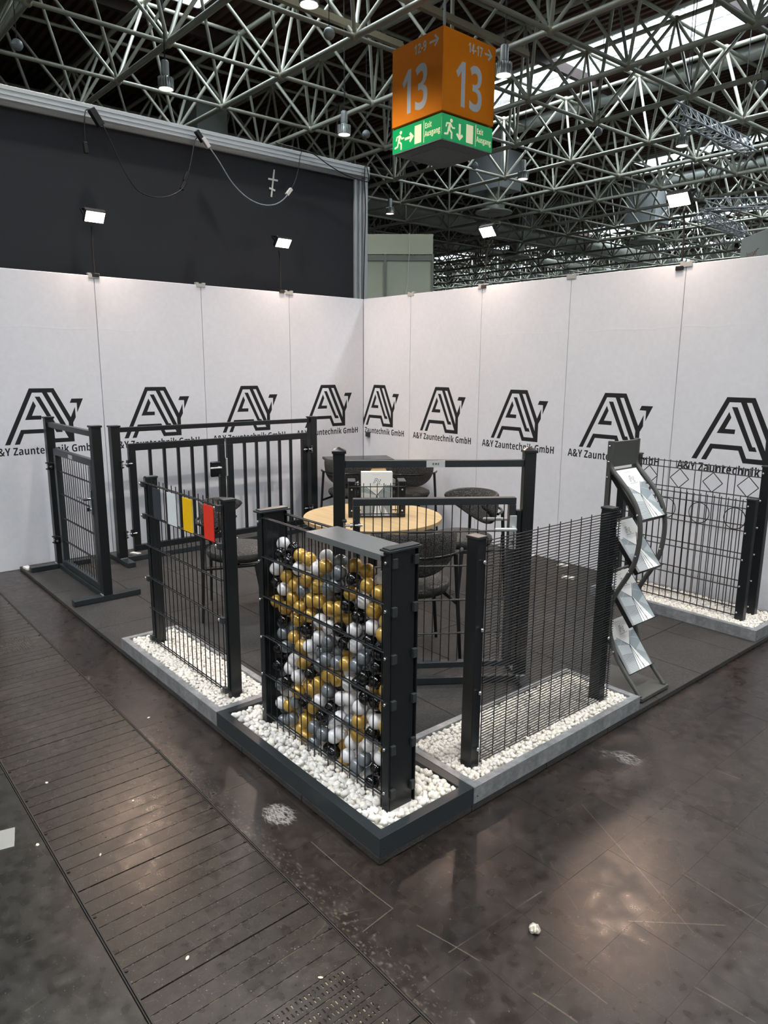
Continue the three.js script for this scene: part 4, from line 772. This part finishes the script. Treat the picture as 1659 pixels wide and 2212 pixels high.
{ // zigzag brochure stand
  const o = thing('brochure_stand', 'dark grey S-shaped brochure stand with four sloping trays beside the tray of gravel', 'brochure stand', [0, 0, 0]);
  const prof = [[4.475, 1.355], [4.475, 1.29], [4.476, 1.225], [4.535, 1.16], [4.585, 1.108], [4.627, 1.05], [4.65, 1.0], [4.662, 0.945], [4.665, 0.885], [4.66, 0.82], [4.645, 0.745], [4.615, 0.675], [4.58, 0.612], [4.55, 0.55], [4.532, 0.49], [4.527, 0.42], [4.54, 0.348], [4.561, 0.285], [4.592, 0.222], [4.65, 0.15], [4.738, 0.056]];
  const M2 = std(0x4a4c49, 0.42);
  for (const z of [1.735, 1.977]) {
    mesh('side_rail', tube(prof.map(([x, y]) => [x, y, z]), 0.0125, 90, 10), M2, o);
    mesh('rear_post', rb(4.455, 4.479, 0.91, 1.356, z - 0.011, z + 0.011), M2, o);
    for (const [x, y] of [[4.648, 1.0], [4.655, 0.79], [4.625, 0.7], [4.53, 0.53], [4.575, 0.255], [4.468, 1.33], [4.468, 1.25], [4.466, 1.17]]) mesh('screw', ball(0.006, x, y, z + (z > 1.8 ? 0.0125 : 0.0125), 8, 6), M.chrome, o);
  }
  mesh('header_board', rb(4.468, 4.482, 1.222, 1.352, 1.742, 1.97), M2, o);
  for (const [x, y] of [[4.47, 1.2], [4.47, 0.93], [4.475, 0.655]]) mesh('cross_rod', rod([x, y, 1.735], [x, y, 1.977], 0.007, 8), M2, o);
  mesh('base_plate', rb(4.41, 4.758, MAT + 0.006, MAT + 0.026, 1.718, 1.99, 0.003), M2, o);
  const tr = [[4.668, 0.978, 4.488, 1.198], [4.671, 0.71, 4.494, 0.925], [4.664, 0.424, 4.497, 0.64], [4.667, 0.155, 4.5, 0.375]];
  tr.forEach(([xb, yb, xt, yt], k) => {
    const L = Math.hypot(xt - xb, yt - yb), a = Math.atan2(xb - xt, yt - yb);   // lean back from the vertical
    const t = mesh('tray', [bx(-0.114, 0.114, -0.004, L, -0.03, -0.026), bx(-0.116, 0.116, -0.005, -0.002, -0.03, 0.008), bx(-0.116, -0.113, -0.006, L * 0.98, -0.03, -0.006), bx(0.113, 0.116, -0.006, L * 0.98, -0.03, -0.006)], M.black, o);
    t.rotation.set(0, Math.PI / 2, 0); t.geometry.rotateX(-a); t.position.set(xb, yb, 1.856);
    brochure('brochures in the S-shaped stand', [xb + 0.002, yb - 0.001 + (k === 0 ? 0.002 : 0), 1.856 + [0, 0.004, 0.002, -0.004][k]], a, Math.PI / 2, 0.02, ['pile of brochures in the top tray of the S-shaped stand', 'pile of brochures in the second tray from the header of the S-shaped stand', 'pile of brochures in the tray above the lowest one of the S-shaped stand', 'pile of brochures in the lowest tray of the S-shaped stand'][k]);
  });
}
// ---------------------------------------------------------------- tables and chairs
function roundTable(pos, h, r, label, foot = 0.24) {
  const o = thing('round_table', label, 'table', pos);
  const top = lathe([[0, h - 0.026], [r - 0.002, h - 0.026], [r, h - 0.024], [r, h - 0.002], [r - 0.002, h], [0, h]], 72);
  mesh('tabletop', boxUV(top, 1.1), M.oak, o);
  mesh('edge_band', new THREE.CylinderGeometry(r + 0.0006, r + 0.0006, 0.022, 72, 1, true).translate(0, h - 0.013, 0), M.oakEdge, o);
  mesh('column', [disc(0.032, h - 0.045, 0, (h - 0.045) / 2 + 0.015, 0, 20), disc(0.13, 0.008, 0, h - 0.031, 0, 24)], M.black, o);
  mesh('base', lathe([[0, 0], [foot, 0], [foot, 0.006], [0.06, 0.016], [0.035, 0.03], [0, 0.03]], 40), M.black, o);
}
roundTable([2.911, MAT, 2.26], 0.72, 0.458, 'round oak table with a brochure holder behind the ERI gate');
roundTable([0.8, MAT, 0.46], 0.635, 0.44, 'round oak table in the booth corner carrying a dark flat screen', 0.15);
function chair(pos, f, label) {
  const o = thing('shell_chair', label, 'chair', [pos[0], MAT, pos[1]], Math.atan2(f[0], f[1]));
  // seat cushion
  const seat = lathe([[0, 0.385], [0.17, 0.385], [0.215, 0.4], [0.232, 0.43], [0.226, 0.455], [0.19, 0.472], [0.1, 0.48], [0, 0.482]], 44).scale(1, 1, 0.98);
  mesh('seat', boxUV(seat, 1), M.boucle, o);
  // curved back shell: deep in the middle, running out to rounded ends
  const nu = 44, nv = 18, pos3 = [], idx = [];
  for (let i = 0; i <= nu; i++) {
    const u = -1 + 2 * i / nu, a = u * 1.62, e = Math.sqrt(Math.max(0, 1 - Math.pow(Math.abs(u), 5)));
    const yt = 0.765 + 0.02 * Math.cos(u * 1.4), yb = 0.69 - 0.165 * Math.pow(Math.cos(u * 1.45), 1.5);
    const cy = (yt + yb) / 2, hh = (yt - yb) / 2 * Math.max(0.04, e), th = 0.027 * Math.max(0.05, e);
    for (let j = 0; j < nv; j++) {
      const t = j / nv * Math.PI * 2, c = Math.cos(t), s = Math.sin(t), sy = Math.sign(s) * Math.pow(Math.abs(s), 0.6), sr = Math.sign(c) * Math.pow(Math.abs(c), 0.8);
      const lean = (cy + hh * sy - 0.6) * 0.16, R = 0.232 + th * sr + lean * Math.cos(a);
      pos3.push(Math.sin(a) * R * 1.02, cy + hh * sy, -Math.cos(a) * R * 0.95);
    }
  }
  for (let i = 0; i < nu; i++) for (let j = 0; j < nv; j++) { const p = i * nv + j, q = i * nv + (j + 1) % nv, r = p + nv, s = q + nv; idx.push(p, q, r, q, s, r); }
  const g = new THREE.BufferGeometry(); g.setAttribute('position', new THREE.Float32BufferAttribute(pos3, 3)); g.setIndex(idx); g.computeVertexNormals();
  mesh('backrest', boxUV(g, 1), M.boucle, o);
  const arc = []; for (let k = 0; k <= 16; k++) { const a = -1.15 + 2.3 * k / 16; arc.push([Math.sin(a) * 0.298, 0.655, -Math.cos(a) * 0.283]); }
  mesh('back_hoop', tube(arc, 0.0095, 40, 8), M.blackGloss, o);
  for (const s of [-1, 1]) {
    mesh('leg', rod([s * 0.238, 0, -0.235], [s * 0.2, 0.655, -0.216], 0.0095, 10, 0.013), M.black, o);
    mesh('leg', rod([s * 0.225, 0, 0.185], [s * 0.175, 0.385, 0.12], 0.0095, 10, 0.014), M.black, o);
    mesh('side_rail', rod([s * 0.212, 0.365, -0.223], [s * 0.176, 0.378, 0.122], 0.012, 8), M.black, o);
  }
  mesh('cross_rail', rod([-0.19, 0.375, 0], [0.19, 0.375, 0], 0.012, 8), M.black, o);
  mesh('care_label', bx(0.06, 0.085, 0.35, 0.388, 0.205, 0.207), std(0xbfd8da, 0.7), o);
}
chair([3.49, 2.443], [-0.89, -0.455], 'grey boucle shell chair with its back to the ERI gate');
chair([2.906, 1.387], [-0.2, 0.98], 'grey boucle shell chair pulled up to the round table from the right wall');
chair([2.19, 2.86], [0.55, -0.83], 'grey boucle shell chair behind the fence with colour samples');
chair([0.775, 0.79], [-0.45, -0.89], 'grey boucle shell chair at the corner table beside the double gate');
chair([1.18, 0.37], [-0.94, -0.34], 'grey boucle shell chair at the corner table along the right wall');
{ // flat screen lying on the corner table with its lead
  const o = thing('flat_screen', 'black flat screen lying on the corner table', 'screen', [0.52, MAT + 0.636, 0.49], 1.10);
mesh('back_cover', rb(-0.36, 0.36, 0.07, 0.095, -0.19, 0.19, 0.006), M.black, o); mesh('stand_foot', [rb(-0.12, 0.12, 0.0, 0.012, -0.08, 0.08, 0.004), rb(-0.05, 0.05, 0.01, 0.072, -0.04, 0.04, 0.004)], M.black, o); mesh('glass', rb(-0.345, 0.345, 0.0952, 0.0965, -0.175, 0.175, 0.001), M.blackGloss, o);
}
tag(mesh('wall_socket', [rb(0.06, 0.13, 0.93, 0.985, 0.001, 0.02, 0.004), rb(0.1, 0.135, 0.935, 0.985, 0.02, 0.05, 0.006)], M.plasticGrey), 'small dark socket with plug on the right wall by the corner', 'socket');
{ // brochure holder built from miniature fence panels
  const o = thing('brochure_holder', 'brochure holder made of miniature fence panels on the round oak table', 'brochure holder', [2.925, MAT + 0.7205, 2.24], 0.935);
  const W = 0.165;
  for (const s of [-1, 1]) { mesh('post', rb(s * W - 0.022, s * W + 0.022, 0, 0.235, -0.062, 0.062, 0.003), M.anthracite, o); mesh('post_cap', rb(s * W - 0.025, s * W + 0.025, 0.233, 0.241, -0.066, 0.066, 0.003), M.anthraciteLight, o); for (const y of [0.045, 0.185]) mesh('screw', ball(0.0075, s * W, y, 0.063, 10, 8), M.chrome, o); }
  for (const z of [0.066, -0.066]) { for (let k = 0; k < 7; k++) { const x = -0.132 + k * 0.044; mesh('vertical_wire', rod([x, 0.012, z], [x, 0.228, z], 0.0027, 6), M.anthraciteWire, o); } for (const y of [0.025, 0.205]) mesh('horizontal_wire', rod([-W - 0.015, y, z], [W + 0.015, y, z], 0.0036, 6), M.anthraciteWire, o); }
  mesh('floor_plate', rb(-W + 0.02, W - 0.02, 0.001, 0.006, -0.06, 0.06), M.black, o);
  const c = Math.cos(0.935), s = Math.sin(0.935), b = brochure(undefined, [2.925 + 0.04 * s, MAT + 0.7275, 2.24 + 0.04 * c], 0.02, 0.935, 0.07, 'thick stack of brochures standing in the holder on the oak table');
}
// ---------------------------------------------------------------- booth floodlights
M.floodGlow = std(0xffffff, 0.4, { emissive: 0xfff0dc, emissiveIntensity: 14 });
for (const [x, y, z, nx, nz, px, pz, l] of [[0.1, 2.93, 2.96, 1, 0, -0.02, 2.955, 'lit floodlight on a thin pole above the left wall behind the double gate hinge'], [0.1, 2.93, 1.11, 1, 0, -0.02, 1.08, 'lit floodlight on a thin pole above the left wall near the taped cross'], [1.91, 2.92, 0.1, 0, 1, 1.8, -0.02, 'lit floodlight on a thin pole above the right wall next to the beige panel'], [3.71, 2.9, 0.1, 0, 1, 3.71, -0.02, 'lit floodlight on a thin pole above the right wall under the roof lantern']]) {
  const o = thing('floodlight', l, 'floodlight', [x, y, z], Math.atan2(nx, nz));
  const tilt = 0.72;                                    // leans down into the booth
  const head = new THREE.Group(); head.name = 'lamp_head'; head.rotation.x = tilt; o.add(head);
  mesh('housing', [rb(-0.085, 0.085, -0.056, 0.056, -0.04, 0, 0.007), ...Array.from({ length: 7 }, (_, k) => bx(-0.075 + k * 0.024, -0.071 + k * 0.024, -0.05, 0.05, -0.053, -0.04))], M.black, head);
  mesh('lamp_glass', rb(-0.076, 0.076, -0.047, 0.047, 0.0, 0.003, 0.001), M.floodGlow, head);
  mesh('bracket', [bx(-0.091, -0.087, -0.01, 0.01, -0.1, 0), bx(0.087, 0.091, -0.01, 0.01, -0.1, 0), bx(-0.091, 0.091, -0.01, 0.01, -0.105, -0.1)], M.black, head);
  const dx = px - x, dz = pz - z, t = Math.atan2(nx, nz), lx = dx * Math.cos(t) - dz * Math.sin(t), lz = dx * Math.sin(t) + dz * Math.cos(t);
  mesh('pole', [tube([[0, -0.06, -0.09], [lx * 0.6, -0.12, -0.1], [lx, -0.24, lz], [lx, -0.56, lz]], 0.007, 24, 8), rb(lx - 0.03, lx + 0.03, -0.47, -0.44, lz - 0.02, lz + 0.03)], M.black, o);
  const q = new THREE.Vector3(0, -Math.sin(tilt), Math.cos(tilt)).applyAxisAngle(UPV, t), c = V(x, y, z).addScaledVector(q, 0.006);
  rectLight(0.152, 0.094, 0xffdac2, FLOOD_POWER, c.toArray(), c.clone().add(q).toArray());
}
// ---------------------------------------------------------------- white walls of the stands across the aisles
for (const [a, l] of [[[9.6, 9.66, 0, 2.5, -5, 6.4], 'plain white wall of the stand across the right aisle'], [[-4, 8.2, 0, 2.5, 8.8, 8.86], 'plain white wall of the stand across the left aisle']]) {
  const o = thing('opposite_stand_wall', l, 'partition'), long = a[1] - a[0] > 1, n = long ? 12 : 11;
  for (let k = 0; k < n; k++) { const t = (v0, v1, q) => v0 + (v1 - v0) * q; mesh('panel', long ? rb(t(a[0], a[1], k / n) + 0.003, t(a[0], a[1], (k + 1) / n) - 0.003, 0, 2.5, a[4], a[5]) : rb(a[0], a[1], 0, 2.5, t(a[4], a[5], k / n) + 0.003, t(a[4], a[5], (k + 1) / n) - 0.003), M.white, o); }
}
// ---------------------------------------------------------------- litter on the hall floor
{
  const g = new THREE.IcosahedronGeometry(0.014, 3), gp = g.attributes.position; for (let i = 0; i < gp.count; i++) { const v = V(gp.getX(i), gp.getY(i), gp.getZ(i)), k = 0.55 + 0.9 * fbm(v.x * 130 + 50, v.y * 130 + v.z * 170 + 50, 3, 2); gp.setXYZ(i, v.x * k * 1.25, v.y * k * 0.85, v.z * k); } g.computeVertexNormals(); g.translate(5.318, 0.0095, 3.594);
  tag(mesh('crumpled_foil', g, std(0xb9b4a6, 0.4, { metalness: 0.4 })), 'small crumpled piece of foil on the brown floor before the booth', 'litter');
  tag(mesh('tape_piece', rb(-0.06, 0.06, 0.0003, 0.0016, -0.028, 0.028, 0.0004).rotateY(-0.25).translate(3.79, 0, 4.735), std(0xb6b8b4, 0.25, { metalness: 0.5 })), 'scrap of silvery tape stuck to the floor left of the trench boards', 'tape');
  [[3.899, 4.656], [3.231, 3.966], [3.86, 4.288], [3.504, 4.516], [5.03, 4.2], [4.72, 4.46], [4.1, 4.5]].forEach(([x, z], k) => tag(mesh('paper_scrap', new THREE.CylinderGeometry(rr(0.004, 0.009), rr(0.005, 0.01), 0.0016, 5 + k % 3).scale(1, 1, rr(0.4, 0.8)).rotateY(rr(0, 3)).translate(x, 0.0012, z), std(0xc4c0b4, 0.8)), 'tiny pale paper scrap trodden onto the floor', 'litter', 'paper scraps on the floor'));
}
renderer.render(scene, camera);
